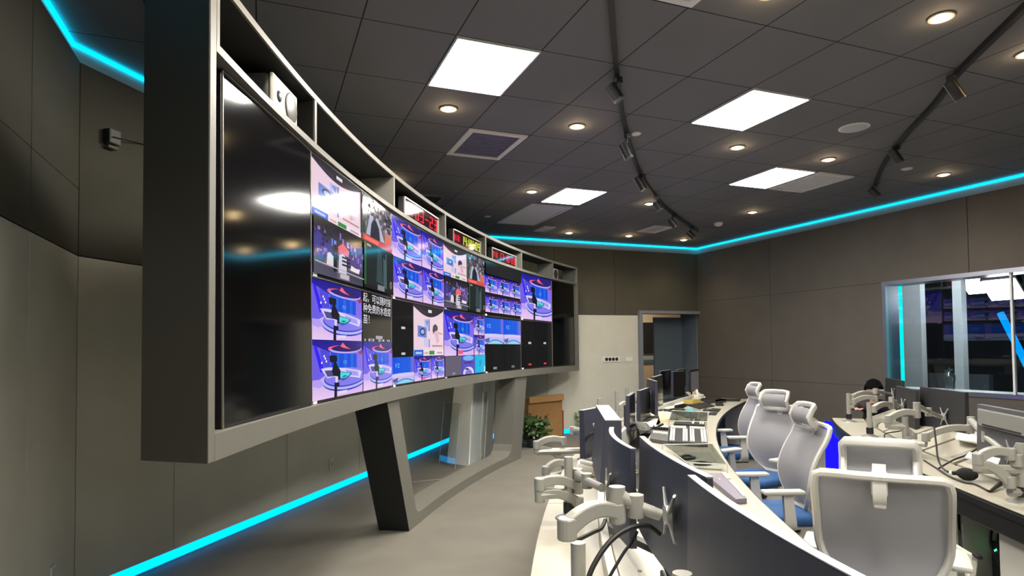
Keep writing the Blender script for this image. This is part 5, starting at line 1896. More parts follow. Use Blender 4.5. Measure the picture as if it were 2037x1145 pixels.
# ================================================================ the person at the far end of the right console
SKIN = M('skin', 'c99c84', 0.55, noise=0.04, nscale=30)
HAIR = M('hair_black', '090808', 0.95, spec=0.1, noise=0.3, nscale=90, bump=0.4, bscale=300)
SHIRT = M('shirt_dark_maroon', '2a2224', 0.85, noise=0.08, nscale=20)
TROUS = M('trousers_black', '17171b', 0.85)


def skin_body(name, joints, edges, mat, parent, sub=2):
    me = bpy.data.meshes.new(name)
    me.from_pydata([j[0] for j in joints], edges, [])
    o = bpy.data.objects.new(name, me)
    COL.objects.link(o)
    sk = o.modifiers.new('skin', 'SKIN')
    sk.use_smooth_shade = True
    for i, j in enumerate(joints):
        r = j[1] if isinstance(j[1], tuple) else (j[1], j[1])
        me.skin_vertices[0].data[i].radius = r
    me.skin_vertices[0].data[0].use_root = True
    sb = o.modifiers.new('sub', 'SUBSURF')
    sb.levels = sb.render_levels = sub
    me.materials.append(mat)
    o.parent = parent
    MW[o.name] = MW[parent.name].copy()
    return o


hp = at(1741, 770, 1.10)
hx_ = at(1740, 757, 1.145)
head_c = Vector((7.30, 5.82, 1.075))
# put the head exactly on the line of sight, beyond the console end
d_ = ray(1738, 776)
head_c = EYE + d_ * ((7.42 - EYE.x) / d_.x)
face_dir = Vector((-0.78, -0.62, 0)).normalized()
ang_p = math.atan2(face_dir.y, face_dir.x) - PI / 2
root_p = Vector((head_c.x, head_c.y, 0)) - face_dir * 0.24
pt = thing('person', 'person with short black hair leaning low behind the arms of the right console', 'person', tuple(root_p), ang_p)
hz_ = head_c.z
# local: +y towards the console, z up; seat at 0.45
B = [((0, -0.06, 0.50), (0.15, 0.12)), ((0, -0.02, 0.66), (0.135, 0.105)), ((0, 0.06, 0.82), (0.15, 0.11)), ((0, 0.13, hz_ - 0.21), (0.13, 0.10)), ((0, 0.175, hz_ - 0.15), 0.055),
     ((0.15, 0.11, hz_ - 0.235), 0.06), ((0.25, 0.20, 0.80), 0.048), ((0.20, 0.42, 0.79), 0.038),
     ((-0.15, 0.11, hz_ - 0.235), 0.06), ((-0.26, 0.20, 0.80), 0.048), ((-0.30, 0.42, 0.80), 0.038),
     ((0.09, 0.0, 0.49), 0.085), ((0.11, 0.40, 0.49), 0.068), ((0.11, 0.42, 0.10), 0.045), ((0.11, 0.50, 0.05), 0.04),
     ((-0.09, 0.0, 0.49), 0.085), ((-0.11, 0.40, 0.49), 0.068), ((-0.11, 0.42, 0.10), 0.045), ((-0.11, 0.50, 0.05), 0.04)]
E_ = [(0, 1), (1, 2), (2, 3), (3, 4), (3, 5), (5, 6), (6, 7), (3, 8), (8, 9), (9, 10), (0, 11), (11, 12), (12, 13), (13, 14), (0, 15), (15, 16), (16, 17), (17, 18)]
skin_body('clothed_body', B, E_, SHIRT, pt)
hb = MB()
hc = Vector((0, 0.24, hz_))


def head_fn(a, b):
    th, ph = 2 * PI * a, PI * b
    x, y, z = math.sin(ph) * math.cos(th), math.sin(ph) * math.sin(th), -math.cos(ph)
    rx, ry, rz = 0.075, 0.095, 0.118
    if z < 0:
        rx *= 1 + 0.28 * z
        ry *= 1 + 0.18 * z
    nose = 0.022 * math.exp(-((x / 0.16) ** 2) - (((z + 0.12) / 0.2) ** 2)) if y > 0 else 0
    sock = -0.010 * math.exp(-(((abs(x) - 0.42) / 0.16) ** 2) - (((z - 0.02) / 0.12) ** 2)) if y > 0 else 0
    mouth = 0.006 * math.exp(-((x / 0.3) ** 2) - (((z + 0.52) / 0.09) ** 2)) if y > 0 else 0
    return hc + Vector((x * rx, y * ry + nose + sock + mouth, z * rz))


tiltm = Matrix.Translation(hc) @ Matrix.Rotation(math.radians(-12), 4, 'X') @ Matrix.Translation(-hc)
hb.sheet(head_fn, 32, 22, 0, tiltm)
for sx in (-1, 1):
    hb.ball((sx * 0.078, hc.y - 0.005, hc.z - 0.012), (0.012, 0.022, 0.032), 10, 6, tiltm)
hb.tube([(0, 0.185, hz_ - 0.16), (0, 0.215, hz_ - 0.06)], 0.052, 12)
hb.build('head', SKIN, pt, smooth=True)
ey = MB()
for sx in (-1, 1):
    ey.ball((sx * 0.032, hc.y + 0.080, hc.z + 0.004), (0.012, 0.008, 0.007), 10, 6, tiltm)
ey.build('eyes', M('eye_dark', '1a1412', 0.2), pt, smooth=True)
mo = MB().ball((0, hc.y + 0.090, hc.z - 0.064), (0.024, 0.008, 0.007), 10, 6, tiltm); mo.build('mouth', M('lips', '9a5a50', 0.5), pt, smooth=True)


def hair_fn(a, b):
    th, ph = 2 * PI * a, PI * (0.36 + 0.64 * b)
    x, y, z = math.sin(ph) * math.cos(th), math.sin(ph) * math.sin(th), -math.cos(ph)
    k = 1.0 + 0.05 * math.sin(9 * th) * math.sin(7 * ph)
    if y > 0.2 and z < 0.55:
        z = z * 0.3 + 0.55 * 0.7
    return hc + Vector((x * 0.112 * k, y * 0.113 * k - 0.008, z * 0.145 * k + 0.004))


MB().sheet(hair_fn, 30, 14, 0.0, tiltm).build('hair', HAIR, pt, smooth=True)


def hand(parent, wrist, fwd, side, mat, curl=0.5, up=Vector((0, 0, 1)), nm='hand'):
    wrist, fwd, side = Vector(wrist), Vector(fwd).normalized(), Vector(side).normalized()
    dn = side.cross(fwd).normalized()
    J = [(tuple(wrist - fwd * 0.02), 0.026), (tuple(wrist), 0.024), (tuple(wrist + fwd * 0.045), (0.034, 0.017)), (tuple(wrist + fwd * 0.085), (0.036, 0.015))]
    E = [(0, 1), (1, 2), (2, 3)]
    for k, (o, L) in enumerate(((-0.030, 0.062), (-0.010, 0.075), (0.010, 0.070), (0.029, 0.055))):
        b0 = wrist + fwd * 0.088 + side * o
        p1 = b0 + fwd * (L * 0.45) + dn * (L * 0.12 * curl)
        p2 = p1 + fwd * (L * 0.30) + dn * (L * 0.22 * curl)
        p3 = p2 + fwd * (L * 0.2) + dn * (L * 0.25 * curl)
        n = len(J)
        J += [(tuple(b0), 0.0095), (tuple(p1), 0.009), (tuple(p2), 0.0085), (tuple(p3), 0.0075)]
        E += [(3, n), (n, n + 1), (n + 1, n + 2), (n + 2, n + 3)]
    t0 = wrist + fwd * 0.03 - side * 0.036
    n = len(J)
    J += [(tuple(t0), 0.013), (tuple(t0 + fwd * 0.03 - side * 0.022 + dn * 0.012), 0.011), (tuple(t0 + fwd * 0.055 - side * 0.026 + dn * 0.02), 0.009)]
    E += [(2, n), (n, n + 1), (n + 1, n + 2)]
    return skin_body(nm, J, E, mat, parent, 1)


hand(pt, (0.20, 0.44, 0.785), (-0.2, 1, -0.05), (1, 0.2, 0), SKIN)
hand(pt, (-0.30, 0.44, 0.80), (0.15, 1, 0.25), (-1, 0.15, 0), SKIN, 0.8)
st = thing('stool', 'low black stool under the person beyond the right console', 'stool', tuple(root_p - face_dir * 0.06))
MB().lathe([(0.17, 0.345), (0.18, 0.365), (0.175, 0.392), (0.10, 0.398)], 20).build('seat', TROUS, st, smooth=True)
MB().cyl((0, 0, 0.03), (0, 0, 0.345), 0.025).build('column', BLACK, st, smooth=True)
MB().lathe([(0.20, 0.0), (0.19, 0.015), (0.03, 0.035)], 20).build('foot', BLACK, st, smooth=True)

# ================================================================ things lying on the left console
def desk_quad(px, z=0.7505):
    return [at(x, y, z) for x, y in px]


def slab(name, label, cat, px, h, mat, group=None, z=0.7505, parent=None):
    """flat thing with the four given corners (pixels of its footprint), h thick"""
    P = desk_quad(px, z)
    c = sum((p for p in P), Vector()) / 4
    a = sum(P[i].x * P[(i + 1) % 4].y - P[(i + 1) % 4].x * P[i].y for i in range(4))
    if a < 0:
        P = P[::-1]
    if parent is not None:
        return MB().prism([(p.x, p.y) for p in P], z, z + h).build(name, mat, parent, world=True)
    o = MB().prism([(p.x, p.y) for p in P], z, z + h).build(name, mat, origin=(c.x, c.y, z))
    return tag(o, label, cat, group)


def bil(P, u, v):
    return (P[0] * (1 - u) + P[1] * u) * (1 - v) + (P[3] * (1 - u) + P[2] * u) * v


SWB = M('switcher_black', '2a2a2a', 0.45)
SWG = M('switcher_grey', '4e4d4a', 0.5)
KEYW = M('key_white', 'dcd9cf', 0.5)


def switcher(label, px, blocks, body, knobs=0, h=0.035):
    """production switcher: rows of pale buttons; blocks = (u0,u1,v0,v1,nu,nv)"""
    P = desk_quad(px)
    c = sum((p for p in P), Vector()) / 4
    t = thing('switcher_panel', label, 'control panel', (c.x, c.y, 0.7505), group='control panels on the left console')
    a = sum(P[i].x * P[(i + 1) % 4].y - P[(i + 1) % 4].x * P[i].y for i in range(4))
    PP = P if a > 0 else P[::-1]
    MB().prism([(p.x, p.y) for p in PP], 0.7505, 0.7505 + h).build('case', body, t, world=True, bevel=0.003)
    for (u0, u1, v0, v1, nu, nv) in blocks:
        m = MB()
        for i in range(nu):
            for j in range(nv):
                ua, ub = u0 + (u1 - u0) * (i + 0.12) / nu, u0 + (u1 - u0) * (i + 0.88) / nu
                va, vb = v0 + (v1 - v0) * (j + 0.10) / nv, v0 + (v1 - v0) * (j + 0.90) / nv
                q = [bil(P, ua, va), bil(P, ub, va), bil(P, ub, vb), bil(P, ua, vb)]
                if a < 0:
                    q = q[::-1]
                m.prism([(p.x, p.y) for p in q], 0.7505 + h - 0.001, 0.7505 + h + 0.008)
        m.build('button_block', KEYW, t, world=True)
    if knobs:
        m = MB()
        for i in range(knobs):
            q = bil(P, (i + 0.7) / (knobs + 0.4), 0.36)
            m.cyl((q.x, q.y, 0.7505 + h), (q.x, q.y, 0.7505 + h + 0.03), 0.014, 0.011, n=10)
        m.build('knob_row', BLACK, t, world=True, smooth=True)
    return t


switcher('wide switcher panel with columns of pale buttons in the middle of the left console', [(1333, 853), (1404, 856), (1408, 889), (1330, 885)],
         [(0.02, 0.16, 0.22, 0.96, 2, 16), (0.36, 0.50, 0.22, 0.96, 2, 16), (0.55, 0.68, 0.22, 0.96, 2, 16), (0.84, 0.99, 0.22, 0.96, 2, 16), (0.02, 0.46, 0.02, 0.15, 8, 2), (0.55, 0.98, 0.02, 0.15, 8, 2)], SWB)
switcher('grey knob panel joined to the left side of the wide switcher', [(1299, 851), (1332, 853), (1329, 885), (1293, 879)],
         [(0.1, 0.95, 0.02, 0.2, 6, 1), (0.1, 0.95, 0.5, 0.64, 6, 1)], SWG, 6)
switcher('smaller black button panel behind the wide switcher, under a clear cover', [(1346, 836), (1403, 839), (1402, 850), (1340, 847)],
         [(0.05, 0.5, 0.12, 0.35, 10, 1), (0.58, 0.66, 0.1, 0.9, 1, 6), (0.82, 0.98, 0.1, 0.9, 2, 6)], SWB, 0, 0.03)
switcher('lilac-grey control panel with pale keys at the near end of the left console', [(1402, 950), (1446, 949), (1486, 1001), (1464, 1003)],
         [(0.70, 0.98, 0.02, 0.30, 1, 3), (0.72, 0.95, 0.36, 0.96, 1, 14), (0.3, 0.36, 0.28, 0.34, 1, 1)], M('panel_lilac', '6b6474', 0.5), 0, 0.03)
# clear covers
CLEAR = glass_mat('clear_acrylic', 'f5f7f4', 1.35)


def clear_cover(label, px, h):
    P = desk_quad(px)
    c = sum((p for p in P), Vector()) / 4
    t = thing('acrylic_cover', label, 'cover', (c.x, c.y, 0.7505), group='clear acrylic covers on the left console')
    a = sum(P[i].x * P[(i + 1) % 4].y - P[(i + 1) % 4].x * P[i].y for i in range(4))
    if a < 0:
        P = P[::-1]
    MB().prism([(p.x, p.y) for p in P], 0.7505 + h - 0.005, 0.7505 + h).build('lid', CLEAR, t, world=True)
    m = MB()
    for i in range(4):
        p, q = P[i], P[(i + 1) % 4]
        m.tube([(p.x, p.y, 0.7505), (p.x, p.y, 0.7505 + h)], 0.004, 6)
        m.tube([(p.x, p.y, 0.7505 + h - 0.002), (q.x, q.y, 0.7505 + h - 0.002)], 0.004, 6)
    m.build('edges', M('acrylic_edge', 'b9bdb6', 0.2, spec=0.7), t, world=True)


clear_cover('clear acrylic cover over the grey panel between the two control panels', [(1318, 898), (1417, 896), (1447, 941), (1366, 936)], 0.06)
clear_cover('clear acrylic cover over the smaller black button panel', [(1337, 828), (1409, 831), (1407, 852), (1331, 850)], 0.075)
slab('keyboard_tray', 'grey inset panel lying under the nearer clear acrylic cover', 'panel', [(1340, 903), (1412, 901), (1436, 936), (1380, 932)], 0.012, M('tray_grey', '8f8f88', 0.5))
for i, (px, lab) in enumerate((([(1356, 908), (1378, 908), (1376, 915), (1352, 915)], 'black headset part under the nearer clear cover, the left one'),
                               ([(1383, 921), (1410, 921), (1408, 926), (1380, 926)], 'black headset part under the nearer clear cover, the right one'))):
    P = desk_quad(px, 0.764)
    c = sum((p for p in P), Vector()) / 4
    pts = [bil(P, 0.5 + 0.5 * math.cos(2 * PI * k / 14), 0.5 + 0.5 * math.sin(2 * PI * k / 14)) + Vector((0, 0, 0.010)) for k in range(14)]
    t = thing('headset', lab, 'headset', tuple(c))
    MB().tube(pts, 0.009, 6, closed=True).build('band', BLACK, t, world=True, smooth=True)
    MB().ball(pts[0], (0.03, 0.03, 0.011), 12, 6).build('ear_pad', BLACK, t, world=True, smooth=True)
# gooseneck intercom
P = desk_quad([(1262, 843), (1288, 848), (1300, 862), (1272, 862)])
c = sum((p for p in P), Vector()) / 4
t = thing('intercom_panel', 'grey intercom panel with a slanting gooseneck microphone beside the knob panel', 'intercom', (c.x, c.y, 0.7505))
a = sum(P[i].x * P[(i + 1) % 4].y - P[(i + 1) % 4].x * P[i].y for i in range(4))
MB().prism([(p.x, p.y) for p in (P if a > 0 else P[::-1])], 0.7505, 0.785).build('case', SWG, t, world=True, bevel=0.004)
m = MB()
for i in range(4):
    for j in range(8):
        q = bil(P, 0.12 + 0.2 * i, 0.08 + 0.11 * j)
        m.box((q.x, q.y, 0.787), (0.05, 0.03, 0.006))
m.build('key_rows', M('key_grey', '6f6e6a', 0.5), t, world=True)
d0 = depth(c)
MB().tube([DP(1273, 864, d0 - 0.4), DP(1285, 858, d0 - 0.35), DP(1312, 846, d0 - 0.25)], 0.006, 8).build('gooseneck', BLACK, t, world=True, smooth=True)
MB().tube([DP(1309, 847.5, d0 - 0.25), DP(1319, 843, d0 - 0.23)], 0.013, 8).build('microphone_tip', BLACK, t, world=True, smooth=True)

PAPER = M('paper_white', 'e2dfd2', 0.8, noise=0.05, nscale=60)
for i, (px, lab) in enumerate((
        ([(1283, 829), (1312, 827), (1302, 850), (1268, 842)], 'printed paper sheet behind the intercom panel'),
        ([(1312, 812), (1342, 806), (1338, 826), (1306, 828)], 'printed paper sheet behind the monitor turned with its back'),
        ([(1341, 795), (1366, 788), (1372, 800), (1342, 806)], 'paper sheet before the slate-grey far monitor'),
        ([(1364, 780), (1384, 776), (1404, 790), (1380, 796)], 'paper sheet nearest the last monitor with the greyish screen'),
        ([(1294, 816), (1318, 806), (1318, 818), (1296, 830)], 'white paper next to the grey-faced monitor'))):
    slab('paper_sheet', lab, 'paper', px, 0.0015 + 0.0006 * i, PAPER, 'papers scattered on the left console')
slab('paper_stack', 'thick stack of cream papers beside the clear acrylic cover', 'paper', [(1308, 828), (1336, 826), (1336, 837), (1314, 841)], 0.035, M('paper_cream', 'd9cda4', 0.8, noise=0.05, nscale=60))
slab('desk_mat', 'large grey mat on the left console behind the clear covers', 'mat', [(1330, 818), (1385, 811), (1412, 826), (1372, 833)], 0.004, M('mat_grey', '6c6e6c', 0.7))
for px, lab in (([(1366, 806), (1402, 801), (1422, 808), (1390, 814)], 'black folder lying behind the large grey mat'),
                ([(1396, 797), (1428, 790), (1440, 796), (1412, 803)], 'black folder near the far end of the left console'),
                ([(1422, 802), (1438, 802), (1440, 807), (1424, 807)], 'small black slip near the inner edge, behind the mouse'),
                ([(1416, 813), (1434, 814), (1430, 819), (1412, 818)], 'small black slip beside the black mouse'),
                ([(1412, 821), (1428, 821), (1424, 826), (1409, 825)], 'small black slip in front of the black mouse'),
                ([(1432, 794), (1474, 794), (1472, 798), (1430, 798)], 'long black folder at the very end of the left console'),
                ([(1424, 796), (1445, 795), (1444, 800), (1424, 801)], 'square black slip between the two far folders')):
    slab('black_folder', lab, 'folder', px, 0.012, M('folder_black', '1c1b1a', 0.6), 'black folders and slips on the left console')


def mouse(x, y, lab, mat, rot):
    p = at(x, y, 0.752)
    t = thing('computer_mouse', lab, 'mouse', (p.x, p.y, 0.7508), rot, 'mice on the left console')
    MB().sheet(lambda a, b: (0.034 * math.cos(2 * PI * a) * math.sin(PI * b * 0.5), 0.058 * math.sin(2 * PI * a) * math.sin(PI * b * 0.5), 0.036 * math.cos(PI * b * 0.5) ** 0.7), 20, 8).build('shell', mat, t, smooth=True)
    MB().cyl((-0.004, 0.026, 0.031), (0.004, 0.026, 0.031), 0.007, n=10).build('wheel', DKGREY, t, smooth=True)


mouse(1372, 817, 'teal and white mouse on the large grey mat', M('mouse_teal', '3f9aa4', 0.35), 0.6)
mouse(1407, 817, 'black mouse right of the teal one', BLACK, 0.9)
# headphones coiled behind
c = at(1340, 815, 0.77); d0 = depth(c)
t = thing('headphones', 'black headphones lying behind the large grey mat', 'headphones', (c.x, c.y, 0.7505))
pts = [c + Vector((0.13 * math.cos(k * 2 * PI / 16), 0.10 * math.sin(k * 2 * PI / 16), 0.008 * math.sin(k))) for k in range(13)]
MB().tube(pts, 0.013, 8).build('headband', BLACK, t, world=True, smooth=True)
for k, nm in ((0, 'ear_cup'), (12, 'ear_cup')):
    MB().ball(pts[k], (0.05, 0.05, 0.019), 14, 8).build(nm, BLACK, t, world=True, smooth=True)
# tissue box and amber tray
c = at(1387, 791, 0.7505)
t = thing('tissue_packet', 'crumpled white tissue packet near the far end of the left console', 'tissues', (c.x, c.y, 0.7505), 0.4)
MB().rbox((0, 0, 0.03), (0.24, 0.14, 0.06), 0.02, 2).build('packet', M('tissue_pack_white', 'e6e4da', 0.6), t, smooth=True)
MB().sheet(lambda a, b: (0.07 * (a - 0.5), 0.02 * math.sin(a * 9) + 0.02 * (b - 0.5), 0.05 + 0.09 * b + 0.01 * math.sin(a * 14)), 10, 6, 0.002).build('tissue', PAPER, t, smooth=True)
c = at(1377, 802, 0.7505)
t = thing('amber_box', 'see-through amber plastic box in front of the tissue packet', 'box', (c.x, c.y, 0.7505), 0.35)
m = MB(); m.box((0, 0, 0.004), (0.22, 0.16, 0.008))
for sx in (-1, 1):
    m.box((sx * 0.108, 0, 0.034), (0.004, 0.16, 0.055)); m.box((0, sx * 0.078, 0.034), (0.212, 0.004, 0.055))
m.build('tub', M('amber_plastic', 'c8b060', 0.25, alpha=0.75), t)
MB().rbox((0, 0, 0.02), (0.14, 0.09, 0.022), 0.008).build('notes', M('note_cream', 'd8cf9c', 0.8), t)
# covers and devices on the near cable trough
def trough_cover(a0, a1, label):
    t = thing('trough_cover', label, 'cover', tuple(dk((a0 + a1) / 2, 0.75, 0.735)), group='white trough covers')
    m = MB(); ring(m, a0, a1, 0.66, 0.862, 0.70, 0.722, (0.795, 0.815)); m.build('plate', M('trough_white', 'c8c6be', 0.45), t, world=True)
    m = MB()
    for k in range(3):
        q = dk(a0 + (a1 - a0) * (0.3 + 0.2 * k), 0.78, 0.786); m.cyl(q, q + Vector((0, 0, 0.006)), 0.008, n=10)
    m.build('screws', STEEL, t, world=True, smooth=True)
    am_ = (a0 + a1) / 2 - 0.3
    p_, q_ = dk(am_ + 0.45, 0.70, 0.745), dk(am_ - 0.45, 0.70, 0.745)
    m = MB(); m.tube([p_, p_ + Vector((0, 0, 0.045)), q_ + Vector((0, 0, 0.045)), q_], 0.008, 8); m.build('handle', BLACK, t, world=True, smooth=True)


trough_cover(156.9, 153.0, 'white trough cover with a black handle behind the nearest monitor')
trough_cover(152.4, 150.4, 'white trough cover with a black handle behind the second nearest monitor')
t = thing('desk_phone', 'white desk phone with a dark display on the rear ledge by the second arm', 'phone', tuple(at(1172, 945, 0.72)), math.radians(60))
MB().rbox((0, 0, 0.045), (0.16, 0.20, 0.07), 0.015, 2, Matrix.Rotation(math.radians(14), 4, 'X')).build('body', WHITE, t, smooth=True)
MB().box((0.01, 0.03, 0.085), (0.09, 0.07, 0.006), Matrix.Rotation(math.radians(14), 4, 'X')).build('display', M('phone_display', '2a2a28', 0.3), t)
MB().rbox((-0.055, -0.01, 0.09), (0.04, 0.19, 0.03), 0.012, 2, Matrix.Rotation(math.radians(14), 4, 'X')).build('handset', WHITE, t, smooth=True)
# pale cables in a tangle in the trough
for k in range(5):
    rr = random.Random(40 + k)
    a = 148.9 - 0.75 * k
    pts = catmull([dk(a + rr.uniform(-.5, .5), 0.66 + 0.17 * rr.random(), 0.615 + 0.10 * rr.random()) for _ in range(6)], 6)
    o = MB().tube(pts, 0.006, 6).build('cable', M('cable_pale', 'd6d0b8', 0.5), origin=pts[0], smooth=True)
    tag(o, 'pale cable tangled in the trough behind the monitors of the left console', 'cable', 'pale cables in the trough')
for lab, pts, r in (('thick black cable arching from the cross bracket of the second nearest monitor', [(1312, 1062, 2.0), (1290, 1046, 1.98), (1262, 1047, 1.93), (1230, 1062, 1.9), (1202, 1090, 1.87), (1178, 1130, 1.84), (1166, 1165, 1.82)], 0.008),
                    ('thin black cable hanging left of the second nearest monitor', [(1268, 1056, 1.98), (1256, 1078, 1.97), (1240, 1100, 1.95), (1222, 1130, 1.92), (1205, 1160, 1.9)], 0.005),
                    ('short black cable from the nearest arm pole to the curved-back monitor', [(1143, 1075, 2.0), (1160, 1068, 2.03), (1180, 1058, 2.08), (1196, 1050, 2.12), (1204, 1034, 2.18)], 0.007)):
    P = catmull([DP(*p) for p in pts], 6)
    o = MB().tube(P, r, 8).build('monitor_cable', RUBBER, origin=P[0], smooth=True)
    tag(o, lab, 'cable', 'black monitor cables')
Mt, th, W, h = MONS['M4']
for k, du in enumerate((0.0, 0.05)):
    dd = depth(Mt @ Vector((0, 0, -th)))
    P = catmull([DP(1166 + 4 * k, 908, dd - 0.12), DP(1160 + 3 * k, 885, dd - 0.14), DP(1170 + 2 * k, 866, dd - 0.14), DP(1188, 856 + k, dd - 0.12), DP(1200, 853 + k * 4, dd - 0.05)], 6)
    o = MB().tube(P, 0.006, 8).build('monitor_cable', RUBBER, origin=P[0], smooth=True)
    tag(o, 'black cable looping over the back of the leftmost monitor', 'cable', 'cables looping on the leftmost monitor')

# ================================================================ things on the right console
c = at(1924, 944, 0.785); c.z = 0.79
t = thing('foam_microphone', 'black foam-topped microphone lying on the right console ledge', 'microphone', (c.x, c.y, 0.752))
dk_ = (at(1890, 938, 0.785) - at(1940, 946, 0.785)); dk_.z = 0; dk_.normalize()
MB().ball((0, 0, 0), (0.062, 0.040, 0.039), 18, 12, Matrix.Translation(c) @ Matrix.Rotation(math.atan2(dk_.y, dk_.x), 4, 'Z')).build('foam_windscreen', M('foam_black', '111112', 0.95, bump=0.8, bscale=500), t, world=True, smooth=True)
MB().tube([c + dk_ * 0.05, c + dk_ * 0.10 + Vector((0, 0, -0.01))], [0.018, 0.012], 10).build('neck', BLACK, t, world=True, smooth=True)
MB().tube([c + dk_ * 0.085 + Vector((0, 0, -0.006)), c + dk_ * 0.098 + Vector((0, 0, -0.009))], 0.016, 10).build('white_ring', WHITE, t, world=True, smooth=True)
for lab, pts, z in (('black cable running along the right console ledge past the foam microphone', [(1838, 915), (1862, 930), (1885, 945), (1915, 958), (1938, 962), (1955, 970), (1966, 976)], 0.757),
                    ('black cable from the middle arm down to the microphone on the right console', [(1858, 848), (1862, 880), (1866, 912), (1875, 930), (1886, 938)], None)):
    if z:
        P = catmull([at(x, y, z) for x, y in pts], 6)
    else:
        dd = depth(at(1886, 938, 0.76))
        P = catmull([DP(x, y, dd + 0.25 * (1 - i / 4)) for i, (x, y) in enumerate(pts)], 6)
    o = MB().tube(P, 0.006, 8).build('console_cable', RUBBER, origin=P[-1], smooth=True)
    tag(o, lab, 'cable', 'black cables on the right console')
dd = depth(at(1866, 930, 0.78))
P = catmull([at(1866, 932, 0.76), DP(1895, 915, dd + 0.02), DP(1925, 903, dd + 0.06), DP(1960, 880, dd + 0.1), DP(1975, 858, dd + 0.12)], 6)
tag(MB().tube(P, 0.006, 8).build('console_cable', RUBBER, origin=P[0], smooth=True), 'black cable rising from the ledge to the hinge-strip monitor', 'cable', 'black cables on the right console')
dd = depth(at(1790, 885, 0.76))
P = catmull([at(1760, 873, 0.757), DP(1762, 862, dd), DP(1790, 857, dd), DP(1806, 850, dd), DP(1815, 846, dd)], 6)
tag(MB().tube(P, 0.005, 8).build('console_cable', RUBBER, origin=P[0], smooth=True), 'thin cable looping between the second and the middle pole of the right console', 'cable', 'black cables on the right console')
p0 = at(1969, 977, 0.757)
tag(MB().tube([p0, at(1990, 962, 0.775)], [0.007, 0.014], 8).build('cable_plug', BLACK, origin=p0, smooth=True), 'black plug at the end of the ledge cable, near the edge of the photo', 'plug')
for px, lab in (([(1928, 902), (1990, 915), (1986, 925), (1920, 911)], 'paper stack on the right console behind the nearest arm'), ([(1905, 862), (1958, 872), (1950, 884), (1900, 873)], 'paper pile below the hinge-strip monitor')):
    pp = [at(x, y, 0.885) for x, y in px]
    slab('paper_stack', lab, 'paper', px, 0.012, PAPER, z=0.882)

# ================================================================ below and behind the video wall
# white folded display board
bq = [at(889, 920, 0), at(932, 927, 0), at(954, 917, 0), at(979, 904, 0)]
CRM = M('board_cream', 'eae7dc', 0.6)
CRG = M('board_blue_grey', 'b6bcbe', 0.6)
t = thing('display_plinth', 'tall pale folded display board standing under the far half of the video wall', 'display board', tuple((bq[0] + bq[3]) / 2))
hh = 1.30
tops = [at_line(x, y, (p.x - 1, p.y + 0.0), (p.x + 1, p.y - 0.35)) for (x, y), p in zip(((908, 770), (939, 764), (971, 760), (993, 757)), bq)]
back = Vector((-0.30, 0.42, 0))
for i, (mt, nm) in enumerate(((CRM, 'left_face'), (CRG, 'middle_face'), (M('board_white', 'f4f3ee', 0.55), 'right_face'))):
    p, q = bq[i], bq[i + 1]
    n = (q - p).cross(Vector((0, 0, 1))).normalized()
    lean = Vector((0.10, 0.16, 0))
    m = MB()
    vs = [p, q, q + lean + Vector((0.03, 0, hh)), p + lean + Vector((0.09 - 0.03 * i, 0, hh))]
    th_ = -n * 0.02
    m.add(vs + [v + th_ for v in vs], [(0, 1, 2, 3), (7, 6, 5, 4), (0, 4, 5, 1), (1, 5, 6, 2), (2, 6, 7, 3), (3, 7, 4, 0)])
    m.build(nm, mt, t, world=True)
# clear acrylic sheets leaning on it
for lab, b0, b1, hgt in (('clear acrylic sheet leaning against the left side of the display board', at(880, 920, 0), at(912, 931, 0), 0.86),
                         ('clear acrylic sheet leaning against the right side of the display board', at(946, 925, 0), at(956, 919, 0), 1.0)):
    dv = (b1 - b0).normalized()
    nn = dv.cross(Vector((0, 0, 1)))
    if nn.y > 0:
        nn = -nn
    b0, b1 = b0 + nn * 0.05, b1 + nn * 0.05
    lean = Vector((0.08, 0.10, 0))
    m = MB()
    vs = [b0, b1, b1 + lean + Vector((0.03, 0, hgt)), b0 + lean + Vector((0.03, 0, hgt))]
    o2 = nn * -0.006
    t = thing('acrylic_sheet', lab, 'acrylic sheet', tuple((b0 + b1) / 2), group='clear acrylic sheets')
    m.add(vs + [v + o2 for v in vs], [(0, 1, 2, 3), (7, 6, 5, 4), (0, 4, 5, 1), (1, 5, 6, 2), (2, 6, 7, 3), (3, 7, 4, 0)])
    m.build('sheet', CLEAR, t, world=True)
    m = MB(); m.tube([vs[0], vs[3], vs[2], vs[1]], 0.004, 6); m.build('polished_edge', M('acrylic_edge2', 'aab3b2', 0.2), t, world=True)

# cardboard box
KRAFT = M('cardboard', '9a7448', 0.85, noise=0.05, nscale=8)
fb0, fb1 = at(1052, 880, 0), at(1119, 869, 0)
dv = (fb1 - fb0).normalized()
nb_ = Vector((-dv.y, dv.x, 0))
W = (fb1 - fb0).length
t = thing('cardboard_box', 'tall brown cardboard box with an open top flap against the back wall', 'box', tuple((fb0 + fb1) / 2), math.atan2(dv.y, dv.x))
bz = z_at(1085, 790, (fb0 + fb1) / 2)
dp = 0.12
MB().box((0, dp / 2, bz / 2), (W, dp, bz)).build('body', KRAFT, t)
MB().box((0, -0.035, bz - 0.02), (W + 0.02, 0.012, 0.11), Matrix.Translation((0, 0, 0)) @ Matrix.Rotation(0.0, 4, 'X')).build('front_flap', M('cardboard_light', 'b58a58', 0.85), t)
MB().box((0, -0.015, bz + 0.034), (W + 0.02, 0.05, 0.006)).build('top_flap', M('cardboard_light', 'b58a58', 0.85), t)
INK = M('print_brown', '3a2a1c', 0.8)
m = MB()
u = W * 0.5
for k in range(6):
    a = 2 * PI * k / 6
    m.cyl((0.028 * math.cos(a), -0.0005, bz * 0.52 + 0.028 * math.sin(a)), (0.028 * math.cos(a), -0.002, bz * 0.52 + 0.028 * math.sin(a)), 0.018, n=10)
